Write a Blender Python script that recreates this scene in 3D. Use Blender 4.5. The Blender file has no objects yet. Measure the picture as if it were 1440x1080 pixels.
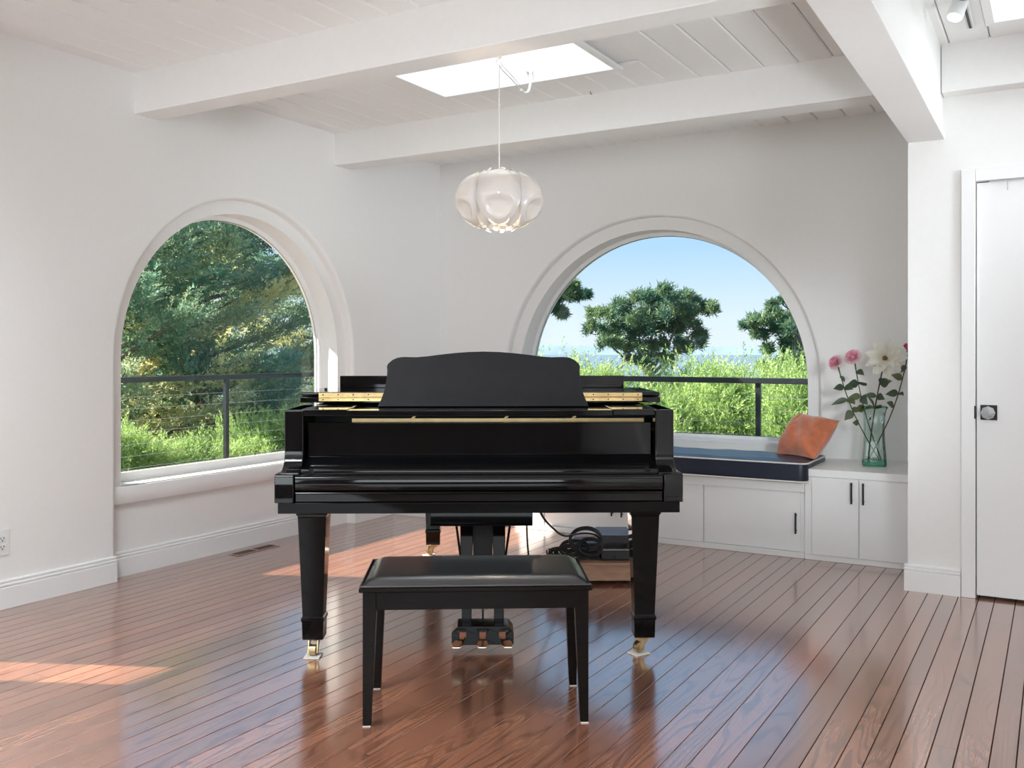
import bpy, bmesh, math, random
import numpy as np
from mathutils import Vector, Matrix
from mathutils.geometry import tessellate_polygon

C = bpy.context.scene.collection
SC = bpy.context.scene
PI = math.pi
R = math.radians

# ------------------------------------------------------------------ camera
YAW = R(30.23)
cam_d = bpy.data.cameras.new('camera')
cam = bpy.data.objects.new('camera', cam_d)
C.objects.link(cam)
cam.location = (0, 0, 1.22)
cam.rotation_euler = (PI / 2, 0, YAW)
cam_d.sensor_fit = 'HORIZONTAL'
cam_d.sensor_width = 36
cam_d.lens = 36 * 1315 / 1440
cam_d.shift_y = -(540 - 494.8) / 1440
cam_d.clip_start = 0.05
cam_d.clip_end = 60000
SC.camera = cam

# ------------------------------------------------------------------ colour management
SC.view_settings.view_transform = 'Standard'
SC.view_settings.look = 'None'
SC.view_settings.exposure = 0.32
SC.view_settings.gamma = 1
SC.view_settings.use_curve_mapping = False

# ------------------------------------------------------------------ sky and sun
SUN_STRENGTH = 14.0
SKY_STRENGTH = 0.87
SUN_DIR = Vector((0.91, 0.42, -0.742)).normalized()
world = bpy.data.worlds.new('sky')
SC.world = world
world.use_nodes = True
nt = world.node_tree
nt.nodes.clear()
wo = nt.nodes.new('ShaderNodeOutputWorld')
bg = nt.nodes.new('ShaderNodeBackground')
tc = nt.nodes.new('ShaderNodeTexCoord')
sx = nt.nodes.new('ShaderNodeSeparateXYZ')
rp = nt.nodes.new('ShaderNodeValToRGB')
nt.links.new(tc.outputs['Generated'], sx.inputs[0])
nt.links.new(sx.outputs['Z'], rp.inputs[0])
cr = rp.color_ramp
cr.elements[0].position = 0.0
cr.elements[0].color = (0.80, 0.90, 0.97, 1)
cr.elements[1].position = 1.0
cr.elements[1].color = (0.20, 0.42, 0.80, 1)
for pos, col in ((0.035, (0.74, 0.88, 0.98, 1)), (0.11, (0.46, 0.71, 0.95, 1)), (0.30, (0.36, 0.62, 0.94, 1))):
    e = cr.elements.new(pos)
    e.color = col
bg.inputs['Strength'].default_value = SKY_STRENGTH
nt.links.new(rp.outputs[0], bg.inputs[0])
nt.links.new(bg.outputs[0], wo.inputs[0])

sun_d = bpy.data.lights.new('sun', 'SUN')
sun_d.energy = SUN_STRENGTH
sun_d.angle = R(0.53)
sun_d.color = (1.0, 0.93, 0.82)
sun = bpy.data.objects.new('sun', sun_d)
C.objects.link(sun)
sun.rotation_euler = SUN_DIR.to_track_quat('-Z', 'Y').to_euler()

# area lights: daylight in the skylights, and fill added at unseen rear and side openings
def area(name, loc, direction, sx_, sy_, watts, col):
    d = bpy.data.lights.new(name, 'AREA')
    d.shape = 'RECTANGLE'
    d.size, d.size_y = sx_, sy_
    d.energy = watts
    d.color = col
    o = bpy.data.objects.new(name, d)
    C.objects.link(o)
    o.location = loc
    o.rotation_euler = Vector(direction).to_track_quat('-Z', 'Y').to_euler()
    return o

SKYLIGHTS = [(-3.12, -2.03, 3.55, 4.57), (-0.25, 0.85, 3.70, 4.80), (-0.25, 0.85, 1.2, 2.4), (-3.12, -2.03, 0.6, 1.6),
             (1.3, 2.4, 3.7, 4.8), (-0.25, 0.85, -1.6, -0.5)]  # the last four are unseen, added to bring in fill light
for k, (x0, x1, y0, y1) in enumerate(SKYLIGHTS):
    area('skylight_daylight', ((x0 + x1) / 2, (y0 + y1) / 2, 3.20), (0, 0, -1), x1 - x0 - .04, y1 - y0 - .04,
         (6, 7, 5, 66, 3, 3)[k], (0.88, 0.95, 1.0))
REAR = [(-3.9, -0.4, .95, 2.5), (0.2, 2.9, .95, 2.5)]
SIDE = (3.55, 4.95, .15, 2.3)
REAR_L, SIDE_L, UP_W = 4.1, 0.7, (3, 20)
for x0, x1, z0, z1 in REAR:  # fill lights added in openings of the unseen rear wall
    area('rear_fill', ((x0 + x1) / 2, -3.12, (z0 + z1) / 2), (0, 1, 0), x1 - x0, z1 - z0, REAR_L * PI * (x1 - x0) * (z1 - z0), (0.86, 0.945, 1.0))
area('side_fill', (3.24, (SIDE[0] + SIDE[1]) / 2, (SIDE[2] + SIDE[3]) / 2), (-1, 0, 0), SIDE[1] - SIDE[0], SIDE[3] - SIDE[2],
     SIDE_L * PI * (SIDE[1] - SIDE[0]) * (SIDE[3] - SIDE[2]), (0.86, 0.945, 1.0))  # side fill, added in an opening of the unseen right wall
# upward area lights added as fill in the unseen parts of the room
area('up_fill', (1.7, 2.7, .25), (0, 0, 1), 2.0, 3.6, UP_W[0], (.86, .945, 1))
area('up_fill', (-2.6, .1, .25), (0, 0, 1), 2.8, 1.8, UP_W[1], (.86, .945, 1))

def spot(name, loc, target, watts, cone, size, col=(.86, .945, 1)):
    d = bpy.data.lights.new(name, 'SPOT')
    d.energy = watts; d.spot_size = R(cone); d.spot_blend = 1.0; d.shadow_soft_size = size; d.color = col
    o = bpy.data.objects.new(name, d); C.objects.link(o)
    o.location = loc
    o.rotation_euler = (Vector(target) - Vector(loc)).to_track_quat('-Z', 'Y').to_euler()
    return o
# unseen fill spots added in the right half of the room: they wash the ceiling, the far corner and the alcove
CEIL_W, CORNER_W, ALCOVE_W = 245, 180, 330
spot('ceiling_fill', (1.7, 2.6, .25), (-2.5, 4.35, 2.73), CEIL_W, 56, .35)
spot('corner_fill', (1.7, 4.2, 2.0), (-4.33, 5.6, 1.9), CORNER_W, 44, .35)
spot('alcove_fill', (1.0, .6, 1.7), (-1.42, 5.9, .95), ALCOVE_W, 20, .3)

# ------------------------------------------------------------------ materials
def principled(name, col, rough=.5, metal=0.0, spec=.5, coat=0.0, coat_rough=.05, sheen=0.0):
    m = bpy.data.materials.new(name)
    m.use_nodes = True
    b = m.node_tree.nodes['Principled BSDF']
    b.inputs['Base Color'].default_value = (*col, 1)
    b.inputs['Roughness'].default_value = rough
    b.inputs['Metallic'].default_value = metal
    b.inputs['Specular IOR Level'].default_value = spec
    b.inputs['Coat Weight'].default_value = coat
    b.inputs['Coat Roughness'].default_value = coat_rough
    b.inputs['Sheen Weight'].default_value = sheen
    return m

def nodes(m):
    return m.node_tree.nodes, m.node_tree.links, m.node_tree.nodes['Principled BSDF']

def noisy(m, scale, amount, bump=0.0, stretch=(1, 1, 1), detail=4):
    """varies a material's own colour a little and gives it fine relief"""
    n, l, b = nodes(m)
    tcn = n.new('ShaderNodeTexCoord')
    mp = n.new('ShaderNodeMapping')
    mp.inputs['Scale'].default_value = stretch
    nz = n.new('ShaderNodeTexNoise')
    nz.inputs['Scale'].default_value = scale
    nz.inputs['Detail'].default_value = detail
    l.new(tcn.outputs['Object'], mp.inputs[0])
    l.new(mp.outputs[0], nz.inputs['Vector'])
    c = b.inputs['Base Color'].default_value[:]
    r = n.new('ShaderNodeValToRGB')
    r.color_ramp.elements[0].position = .3
    r.color_ramp.elements[1].position = .7
    r.color_ramp.elements[0].color = tuple(v * (1 - amount) for v in c[:3]) + (1,)
    r.color_ramp.elements[1].color = tuple(min(1, v * (1 + amount)) for v in c[:3]) + (1,)
    l.new(nz.outputs['Fac'], r.inputs[0])
    l.new(r.outputs[0], b.inputs['Base Color'])
    if bump:
        bp = n.new('ShaderNodeBump')
        bp.inputs['Strength'].default_value = bump
        bp.inputs['Distance'].default_value = .01
        l.new(nz.outputs['Fac'], bp.inputs['Height'])
        l.new(bp.outputs[0], b.inputs['Normal'])
    return m

M = {}
M['wall'] = noisy(principled('wall_paint', (.875, .862, .84), .65, spec=.25), 40, .008, .02)
M['ceil'] = noisy(principled('ceiling_paint', (.90, .887, .866), .55, spec=.3), 30, .01, .02)
M['rear'] = noisy(principled('rear_wall_dark', (.20, .15, .12), .5), 3, .3, .02, (6, 6, 1))  # unseen rear wall, made dark to dim its reflection in the black lacquer
M['trim'] = noisy(principled('trim_paint', (.885, .88, .87), .35, spec=.4), 30, .005)
M['frame'] = noisy(principled('window_vinyl', (.86, .86, .85), .3, spec=.4), 30, .005)
M['black'] = noisy(principled('black_lacquer', (.004, .004, .0045), .045, spec=.45), 6, .2)
M['blackleg'] = noisy(principled('black_lacquer_leg', (.003, .003, .0032), .06, spec=.2), 6, .1)
M['satin'] = noisy(principled('black_satin', (.008, .008, .009), .28, spec=.22), 20, .2)
M['desk'] = noisy(principled('black_matte_lacquer', (.016, .016, .018), .42, spec=.25), 20, .1)
M['bench'] = noisy(principled('dark_ebonised_wood', (.007, .005, .004), .22, spec=.13), 14, .3, 0, (1, 8, 8))
M['leather'] = noisy(principled('black_vinyl_leather', (.012, .013, .015), .30, spec=.9, coat=.7, coat_rough=.16), 260, .25, .03)
M['brass'] = noisy(principled('brass', (.83, .60, .28), .22, metal=1), 30, .15)
M['oldbrass'] = noisy(principled('tarnished_brass', (.52, .40, .22), .3, metal=1), 40, .3)
M['gold'] = noisy(principled('gold_plate', (.78, .58, .30), .35, metal=.8), 20, .1)
M['tip'] = noisy(principled('polished_pedal', (.85, .78, .62), .16, metal=1), 30, .1)
M['dark'] = noisy(principled('dark_slot', (.01, .01, .01), .6), 20, .2)
M['iron'] = noisy(principled('dark_iron', (.02, .02, .022), .4, metal=.6), 40, .2)
M['pad'] = noisy(principled('white_felt_pad', (.75, .72, .68), .9), 200, .1, .1)
M['blackplastic'] = noisy(principled('black_plastic', (.02, .021, .024), .35), 90, .2, .03)
M['rubber'] = noisy(principled('black_cable', (.012, .012, .012), .42), 80, .2)
M['dolly'] = noisy(principled('plain_birch_board', (.50, .30, .20), .4), 9, .18, .02, (1, 9, 9))
M['felt'] = noisy(principled('worn_felt', (.26, .11, .07), .9), 200, .2)
M['alu'] = noisy(principled('dark_brushed_metal', (.22, .25, .29), .22, metal=1), 60, .1)
M['navy'] = noisy(principled('navy_sateen', (.009, .013, .030), .36, spec=.45, sheen=.03), 150, .2, .05)
M['piping'] = noisy(principled('cream_piping', (.80, .76, .70), .7), 120, .05)
M['velvet'] = noisy(principled('orange_velvet', (.56, .165, .075), .75, spec=.2, sheen=.7), 14, .22, .12)
M['outlet'] = noisy(principled('outlet_plastic', (.82, .82, .81), .35), 30, .01)
M['vent'] = noisy(principled('bronze_register', (.13, .075, .05), .45, metal=.3), 60, .2)
M['cord'] = noisy(principled('white_cord', (.86, .85, .83), .5), 60, .02)
M['handle'] = noisy(principled('black_handle', (.012, .012, .013), .35, metal=.4), 60, .2)
M['stem'] = noisy(principled('stem_green', (.075, .10, .035), .6), 60, .35)
M['stem2'] = noisy(principled('stem_brown', (.09, .055, .03), .7), 60, .35)
M['bark'] = noisy(principled('bark', (.20, .165, .14), .95, spec=.1), 9, .5, .5, (3, 3, .6))
M['rail'] = noisy(principled('dark_railing', (.018, .022, .026), .4, spec=.4), 40, .2)
M['steel'] = noisy(principled('steel_cable', (.55, .56, .57), .35, metal=.9), 60, .1)
M['deck'] = noisy(principled('deck_boards', (.36, .30, .25), .8), 8, .3, .1, (1, 10, 1))
M['soil'] = noisy(principled('hillside', (.10, .11, .05), 1, spec=0), .8, .5, .3)
M['hazed_hill'] = noisy(principled('far_hills', (.20, .27, .33), 1, spec=0), .002, .12)  # aerial haze is put into the base colour
M['sea'] = noisy(principled('sea_water', (.13, .185, .24), .8, spec=.1), .004, .08)
M['spot'] = noisy(principled('white_metal_lamp', (.86, .86, .85), .3), 40, .01)

# sheet plastic of the lamp: part diffuse, part see-through glow
def sheet(name, col, trans):
    m = bpy.data.materials.new(name)
    m.use_nodes = True
    n, l = m.node_tree.nodes, m.node_tree.links
    n.remove(n['Principled BSDF'])
    out = n['Material Output']
    d = n.new('ShaderNodeBsdfDiffuse'); d.inputs[0].default_value = (*col, 1)
    t = n.new('ShaderNodeBsdfTranslucent'); t.inputs[0].default_value = (*col, 1)
    g = n.new('ShaderNodeBsdfGlossy'); g.inputs[0].default_value = (1, 1, 1, 1); g.inputs['Roughness'].default_value = .25
    mx = n.new('ShaderNodeMixShader'); mx.inputs[0].default_value = trans
    m2 = n.new('ShaderNodeMixShader')
    fr = n.new('ShaderNodeFresnel'); fr.inputs[0].default_value = 1.45
    nz = n.new('ShaderNodeTexNoise'); nz.inputs['Scale'].default_value = 30
    bp = n.new('ShaderNodeBump'); bp.inputs['Strength'].default_value = .03
    l.new(nz.outputs['Fac'], bp.inputs['Height']); l.new(bp.outputs[0], g.inputs['Normal'])
    l.new(d.outputs[0], mx.inputs[1]); l.new(t.outputs[0], mx.inputs[2])
    l.new(fr.outputs[0], m2.inputs[0]); l.new(mx.outputs[0], m2.inputs[1]); l.new(g.outputs[0], m2.inputs[2])
    l.new(m2.outputs[0], out.inputs[0])
    return m
M['shade'] = sheet('white_lamp_plastic', (.95, .93, .91), .42)

def glass(name, tint, refl_ior):
    m = bpy.data.materials.new(name)
    m.use_nodes = True
    n, l = m.node_tree.nodes, m.node_tree.links
    n.remove(n['Principled BSDF'])
    out = n['Material Output']
    t = n.new('ShaderNodeBsdfTransparent'); t.inputs[0].default_value = (*tint, 1)
    g = n.new('ShaderNodeBsdfGlossy'); g.inputs['Roughness'].default_value = .01
    fr = n.new('ShaderNodeFresnel'); fr.inputs[0].default_value = refl_ior
    mx = n.new('ShaderNodeMixShader')
    l.new(fr.outputs[0], mx.inputs[0]); l.new(t.outputs[0], mx.inputs[1]); l.new(g.outputs[0], mx.inputs[2])
    l.new(mx.outputs[0], out.inputs[0])
    return m
M['pane'] = glass('window_glass', (.97, .985, .98), 1.2)
M['vase'] = glass('green_vase_glass', (.91, .965, .945), 1.35)
M['vasebase'] = glass('thick_vase_glass', (.42, .78, .66), 1.5)

def crystal():
    m = principled('crystal', (.92, .93, .93), .03, spec=.8)
    b = m.node_tree.nodes['Principled BSDF']
    b.inputs['Transmission Weight'].default_value = .6
    return noisy(m, 90, .08)
M['crystal'] = crystal()

def emis(name, col, s):
    m = bpy.data.materials.new(name)
    m.use_nodes = True
    b = m.node_tree.nodes['Principled BSDF']
    b.inputs['Base Color'].default_value = (*col, 1)
    b.inputs['Emission Color'].default_value = (*col, 1)
    b.inputs['Emission Strength'].default_value = s
    return m
M['bulb'] = emis('lit_bulb', (1, .86, .66), 3)
M['spotlens'] = emis('lit_spot_lens', (1, .97, .92), 3)

def wood_floor():
    m = principled('oak_floor', (.26, .10, .06), .24, spec=.5, coat=1.0, coat_rough=.15)
    n, l, b = nodes(m)
    b.inputs['Coat IOR'].default_value = 2.5
    tcn = n.new('ShaderNodeTexCoord')
    oi = n.new('ShaderNodeObjectInfo')
    add = n.new('ShaderNodeVectorMath'); add.operation = 'MULTIPLY_ADD'
    add.inputs[1].default_value = (1, 1, 1)
    sc = n.new('ShaderNodeVectorMath'); sc.operation = 'SCALE'; sc.inputs['Scale'].default_value = 57.0
    cb = n.new('ShaderNodeCombineXYZ')
    for i in range(3): l.new(oi.outputs['Random'], cb.inputs[i])
    l.new(cb.outputs[0], sc.inputs[0])
    l.new(tcn.outputs['Object'], add.inputs[0]); l.new(sc.outputs[0], add.inputs[2])
    mp = n.new('ShaderNodeMapping'); mp.inputs['Scale'].default_value = (1, .10, 1)
    l.new(add.outputs[0], mp.inputs[0])
    # growth rings: contour lines of a stretched noise give cathedral figure
    rn = n.new('ShaderNodeTexNoise'); rn.inputs['Scale'].default_value = 7.0; rn.inputs['Detail'].default_value = 1.8; rn.inputs['Roughness'].default_value = .36
    mpr = n.new('ShaderNodeMapping'); mpr.inputs['Scale'].default_value = (1, .105, 1)
    l.new(add.outputs[0], mpr.inputs[0]); l.new(mpr.outputs[0], rn.inputs['Vector'])
    mk = n.new('ShaderNodeMath'); mk.operation = 'MULTIPLY'; mk.inputs[1].default_value = 125
    sn_ = n.new('ShaderNodeMath'); sn_.operation = 'SINE'
    wv = n.new('ShaderNodeMath'); wv.operation = 'MULTIPLY_ADD'; wv.inputs[1].default_value = .5; wv.inputs[2].default_value = .5
    l.new(rn.outputs['Fac'], mk.inputs[0]); l.new(mk.outputs[0], sn_.inputs[0]); l.new(sn_.outputs[0], wv.inputs[0])
    fine = n.new('ShaderNodeTexNoise'); fine.inputs['Scale'].default_value = 260; fine.inputs['Detail'].default_value = 3
    mp2 = n.new('ShaderNodeMapping'); mp2.inputs['Scale'].default_value = (1, .03, 1)
    l.new(add.outputs[0], mp2.inputs[0]); l.new(mp2.outputs[0], fine.inputs['Vector'])
    r1 = n.new('ShaderNodeValToRGB')
    r1.color_ramp.elements[0].position = .0; r1.color_ramp.elements[0].color = (.205, .080, .045, 1)
    r1.color_ramp.elements[1].position = .34; r1.color_ramp.elements[1].color = (.345, .146, .084, 1)
    l.new(wv.outputs[0], r1.inputs[0])
    mix = n.new('ShaderNodeMixRGB'); mix.blend_type = 'MULTIPLY'; mix.inputs[0].default_value = .22
    r2 = n.new('ShaderNodeValToRGB')
    r2.color_ramp.elements[0].position = .35; r2.color_ramp.elements[0].color = (.55, .5, .48, 1)
    r2.color_ramp.elements[1].position = .6; r2.color_ramp.elements[1].color = (1, 1, 1, 1)
    l.new(fine.outputs['Fac'], r2.inputs[0])
    l.new(r1.outputs[0], mix.inputs[1]); l.new(r2.outputs[0], mix.inputs[2])
    hsv = n.new('ShaderNodeHueSaturation')
    mr = n.new('ShaderNodeMapRange'); mr.inputs['To Min'].default_value = .82; mr.inputs['To Max'].default_value = 1.2
    l.new(oi.outputs['Random'], mr.inputs['Value']); l.new(mr.outputs[0], hsv.inputs['Value'])
    l.new(mix.outputs[0], hsv.inputs['Color']); l.new(hsv.outputs[0], b.inputs['Base Color'])
    return m
M['oak'] = wood_floor()

def leafmat(name, c0, c1, trans=.35, gloss=.04):
    m = bpy.data.materials.new(name)
    m.use_nodes = True
    n, l = m.node_tree.nodes, m.node_tree.links
    n.remove(n['Principled BSDF'])
    out = n['Material Output']
    at = n.new('ShaderNodeAttribute'); at.attribute_name = 'tint'
    rr = n.new('ShaderNodeValToRGB')
    rr.color_ramp.elements[0].color = (*c0, 1); rr.color_ramp.elements[1].color = (*c1, 1)
    l.new(at.outputs['Fac'], rr.inputs[0])
    d = n.new('ShaderNodeBsdfDiffuse'); t = n.new('ShaderNodeBsdfTranslucent')
    g = n.new('ShaderNodeBsdfGlossy'); g.inputs['Roughness'].default_value = .45
    l.new(rr.outputs[0], d.inputs[0]); l.new(rr.outputs[0], t.inputs[0])
    mx = n.new('ShaderNodeMixShader'); mx.inputs[0].default_value = trans
    m2 = n.new('ShaderNodeMixShader'); m2.inputs[0].default_value = gloss
    l.new(d.outputs[0], mx.inputs[1]); l.new(t.outputs[0], mx.inputs[2])
    l.new(mx.outputs[0], m2.inputs[1]); l.new(g.outputs[0], m2.inputs[2])
    l.new(m2.outputs[0], out.inputs[0])
    return m
M['cypress'] = leafmat('cypress_leaf', (.13, .30, .21), (.84, .77, .38), .45)
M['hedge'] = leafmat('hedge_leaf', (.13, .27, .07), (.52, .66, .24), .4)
M['pine'] = leafmat('pine_needle', (.045, .14, .105), (.34, .42, .15), .3)
M['flowerleaf'] = leafmat('dark_leaf', (.030, .065, .035), (.16, .19, .055), .15, .10)
M['rose'] = leafmat('rose_petal', (.92, .80, .76), (.78, .24, .38), .3, .0)
M['whitepetal'] = leafmat('cream_petal', (.86, .82, .70), (.93, .91, .85), .35, .0)
M['bud'] = leafmat('pink_bud', (.62, .05, .18), (.80, .20, .36), .2, .0)
M['centre'] = noisy(principled('flower_centre', (.42, .24, .06), .9), 200, .5, .5)

# ------------------------------------------------------------------ object helpers
def tag(o, label=None, cat=None, group=None, kind=None):
    if label: o['label'] = label
    if cat: o['category'] = cat
    if group: o['group'] = group
    if kind: o['kind'] = kind
    return o

def thing(name, label, cat, loc=(0, 0, 0), rotz=0.0, group=None):
    o = bpy.data.objects.new(name, None)
    o.empty_display_size = .1
    C.objects.link(o)
    o.location = loc
    o.rotation_euler = (0, 0, rotz)
    return tag(o, label, cat, group)

class MB:
    """collects vertices and faces of one mesh"""
    def __init__(s):
        s.v, s.f = [], []
    def add(s, vs, fs):
        b = len(s.v)
        s.v += [tuple(p) for p in vs]
        s.f += [tuple(i + b for i in f) for f in fs]
        return s
    def box(s, x0, x1, y0, y1, z0, z1):
        return s.add([(x0, y0, z0), (x1, y0, z0), (x1, y1, z0), (x0, y1, z0), (x0, y0, z1), (x1, y0, z1), (x1, y1, z1), (x0, y1, z1)],
                     [(3, 2, 1, 0), (4, 5, 6, 7), (0, 1, 5, 4), (1, 2, 6, 5), (2, 3, 7, 6), (3, 0, 4, 7)])
    def prism(s, prof, a0, a1, axis):
        """extrudes a closed profile along an axis; the profile is in the two other axes in x, y, z order"""
        def p(u, w, a):
            return {'x': (a, u, w), 'y': (u, a, w), 'z': (u, w, a)}[axis]
        n = len(prof)
        vs = [p(u, w, a0) for u, w in prof] + [p(u, w, a1) for u, w in prof]
        fs = [(i, (i + 1) % n, n + (i + 1) % n, n + i) for i in range(n)]
        tri = tessellate_polygon([[Vector((u, w, 0)) for u, w in prof]])
        for t in tri:
            fs.append(tuple(t)); fs.append(tuple(n + i for i in reversed(t)))
        return s.add(vs, fs)
    def frustum(s, levels, cx=0, cy=0):
        """stack of rectangles (half x, half y, z)"""
        vs, fs = [], []
        for hx, hy, z in levels:
            vs += [(cx - hx, cy - hy, z), (cx + hx, cy - hy, z), (cx + hx, cy + hy, z), (cx - hx, cy + hy, z)]
        for k in range(len(levels) - 1):
            for i in range(4):
                j = (i + 1) % 4
                fs.append((k * 4 + i, k * 4 + j, k * 4 + 4 + j, k * 4 + 4 + i))
        fs.append((3, 2, 1, 0)); e = (len(levels) - 1) * 4
        fs.append((e, e + 1, e + 2, e + 3))
        return s.add(vs, fs)
    def lathe(s, prof, n=20, c=(0, 0, 0), axis='z', cap=True):
        vs, fs = [], []
        for r, h in prof:
            for k in range(n):
                a = 2 * PI * k / n
                u, w = r * math.cos(a), r * math.sin(a)
                vs.append({'z': (c[0] + u, c[1] + w, c[2] + h), 'y': (c[0] + u, c[1] + h, c[2] + w), 'x': (c[0] + h, c[1] + u, c[2] + w)}[axis])
        for i in range(len(prof) - 1):
            for k in range(n):
                j = (k + 1) % n
                fs.append((i * n + k, i * n + j, (i + 1) * n + j, (i + 1) * n + k))
        if cap:
            fs.append(tuple(reversed(range(n))))
            fs.append(tuple(range((len(prof) - 1) * n, len(prof) * n)))
        return s.add(vs, fs)
    def tube(s, pts, rad, n=8):
        pts = [Vector(p) for p in pts]
        rads = rad if isinstance(rad, (list, tuple)) else [rad] * len(pts)
        vs, fs = [], []
        up = Vector((0, 0, 1))
        prev = None
        for i, p in enumerate(pts):
            d = (pts[min(i + 1, len(pts) - 1)] - pts[max(i - 1, 0)])
            d = d.normalized() if d.length > 1e-9 else Vector((0, 0, 1))
            if prev is None:
                a = d.cross(up if abs(d.z) < .95 else Vector((1, 0, 0))).normalized()
            else:
                a = (prev - d * prev.dot(d))
                a = a.normalized() if a.length > 1e-6 else d.cross(Vector((1, 0, 0))).normalized()
            prev = a
            b = d.cross(a)
            for k in range(n):
                t = 2 * PI * k / n
                vs.append(p + (a * math.cos(t) + b * math.sin(t)) * rads[i])
        for i in range(len(pts) - 1):
            for k in range(n):
                j = (k + 1) % n
                fs.append((i * n + k, i * n + j, (i + 1) * n + j, (i + 1) * n + k))
        fs.append(tuple(reversed(range(n))))
        fs.append(tuple(range((len(pts) - 1) * n, len(pts) * n)))
        return s.add(vs, fs)
    def grid(s, fn, nu, nv, closed_u=False):
        vs = [fn(i / (nu if closed_u else nu - 1), j / (nv - 1)) for j in range(nv) for i in range(nu)]
        fs = []
        for j in range(nv - 1):
            for i in range(nu if closed_u else nu - 1):
                k = (i + 1) % nu
                fs.append((j * nu + i, j * nu + k, (j + 1) * nu + k, (j + 1) * nu + i))
        return s.add(vs, fs)
    def build(s, name, mat, parent=None, smooth=False, bevel=0.0, seg=2, kind=None, loc=None, solid=0.0, subsurf=0, tint=None):
        me = bpy.data.meshes.new(name)
        me.from_pydata(s.v, [], s.f)
        me.validate()
        bm = bmesh.new(); bm.from_mesh(me)
        bmesh.ops.recalc_face_normals(bm, faces=bm.faces)
        bm.to_mesh(me); bm.free()
        me.materials.append(mat)
        if smooth or bevel:
            me.polygons.foreach_set('use_smooth', [True] * len(me.polygons))
        if tint is not None:
            a = me.attributes.new('tint', 'FLOAT', 'POINT')
            a.data.foreach_set('value', np.asarray(tint, dtype=np.float32))
        o = bpy.data.objects.new(name, me)
        C.objects.link(o)
        if loc: o.location = loc
        if parent: o.parent = parent
        if solid:
            md = o.modifiers.new('solid', 'SOLIDIFY'); md.thickness = solid; md.offset = 0
        if bevel:
            md = o.modifiers.new('bevel', 'BEVEL'); md.width = bevel; md.segments = seg
            md.limit_method = 'ANGLE'; md.angle_limit = R(35)
            md.harden_normals = True
        if subsurf:
            md = o.modifiers.new('sub', 'SUBSURF'); md.levels = md.render_levels = subsurf
        if smooth and not bevel and not subsurf:
            md = o.modifiers.new('split', 'EDGE_SPLIT'); md.split_angle = R(50)
        if kind: o['kind'] = kind
        return o

def copy_tree(o, parent=None):
    c = o.copy(); C.objects.link(c)
    c.parent = parent
    for ch in list(o.children):
        copy_tree(ch, c)
    return c

def arch_loop(c, half, z_bottom, spring, rad, n=40):
    """points (a, z) of an arched outline, from lower left over the top to lower right"""
    pts = [(c - half, z_bottom), (c - half, spring)]
    for k in range(1, n):
        t = PI - PI * k / n
        pts.append((c + rad * math.cos(t), spring + rad * math.sin(t)))
    pts += [(c + half, spring), (c + half, z_bottom)]
    return pts

def plate(mb, outer, holes, put):
    """flat polygon with holes; put(a, z) gives the 3-D point"""
    loops = [outer] + holes
    tri = tessellate_polygon([[Vector((a, z, 0)) for a, z in lp] for lp in loops])
    flat = [p for lp in loops for p in lp]
    mb.add([put(a, z) for a, z in flat], [tuple(t) for t in tri])

def strip(mb, la, pa, lb, pb, closed=False):
    n = len(la)
    vs = [pa(*p) for p in la] + [pb(*p) for p in lb]
    rng = range(n if closed else n - 1)
    mb.add(vs, [(i, (i + 1) % n, n + (i + 1) % n, n + i) for i in rng])

# camera visibility test, used to decide which boards are single objects
cs, sn = math.cos(YAW), math.sin(YAW)
def in_frame(x, y, z, margin=12):
    D = -sn * x + cs * y
    if D < .3: return False
    px = 720 + 1315 * (cs * x + sn * y) / D
    py = 494.8 - 1315 * (z - 1.22) / D
    return -margin < px < 1440 + margin and -margin < py < 1080 + margin

# ------------------------------------------------------------------ room shell
XL, XR = -4.33, -4.40          # left wall and its window recess
YB, YR = 6.27, 6.34            # back wall and its window recess
YD = 5.163                     # wall with the door
ZC = 2.735
XE, YN = 3.2, -3.1             # far right wall, wall behind the camera

# left wall with arched recess down to the floor, and a narrow window nearer than the frame shows
LC, LR0, LS, LR1 = 4.21, .970, 1.19, .886
SLOT = (1.485, 1.825, .10, 2.0)
def lw(x):
    return lambda a, z: (x, a, z)
w = MB()
rr = .022
lo_e = arch_loop(LC, LR0 + rr, 0, LS, LR0 + rr)
outer = [(YN, 0), (YN, ZC + .3), (YB + .35, ZC + .3), (YB + .35, 0)] + lo_e[::-1]
slot_loop = [(SLOT[0], SLOT[2]), (SLOT[1], SLOT[2]), (SLOT[1], SLOT[3]), (SLOT[0], SLOT[3])]
plate(w, outer, [slot_loop], lw(XL))
prev, pd = lo_e, 0
for k in range(1, 5):
    t = PI / 2 * k / 4
    cur = arch_loop(LC, LR0 + rr * (1 - math.sin(t)), 0, LS, LR0 + rr * (1 - math.sin(t)))
    d = rr * (1 - math.cos(t))
    strip(w, prev, lw(XL - pd), cur, lw(XL - d))
    prev, pd = cur, d
strip(w, prev, lw(XL - pd), prev, lw(XR))
# recess face
li = arch_loop(LC, LR1, .465, LS, LR1)
out2 = arch_loop(LC, LR0 + .06, 0, LS, LR0 + .06)
plate(w, out2, [li], lw(XR))
strip(w, li + [li[0]], lw(XR), li + [li[0]], lw(-4.585))
strip(w, slot_loop + [slot_loop[0]], lw(XL), slot_loop + [slot_loop[0]], lw(-4.60))
lg = arch_loop(LC, LR1, .465, LS, LR1)
plate(w, [(YN, -.3), (YN, ZC + .3), (YB + .35, ZC + .3), (YB + .35, -.3)], [lg, slot_loop], lw(-4.60))
w.build('wall_left', M['wall'], smooth=True, kind='structure')

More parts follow.
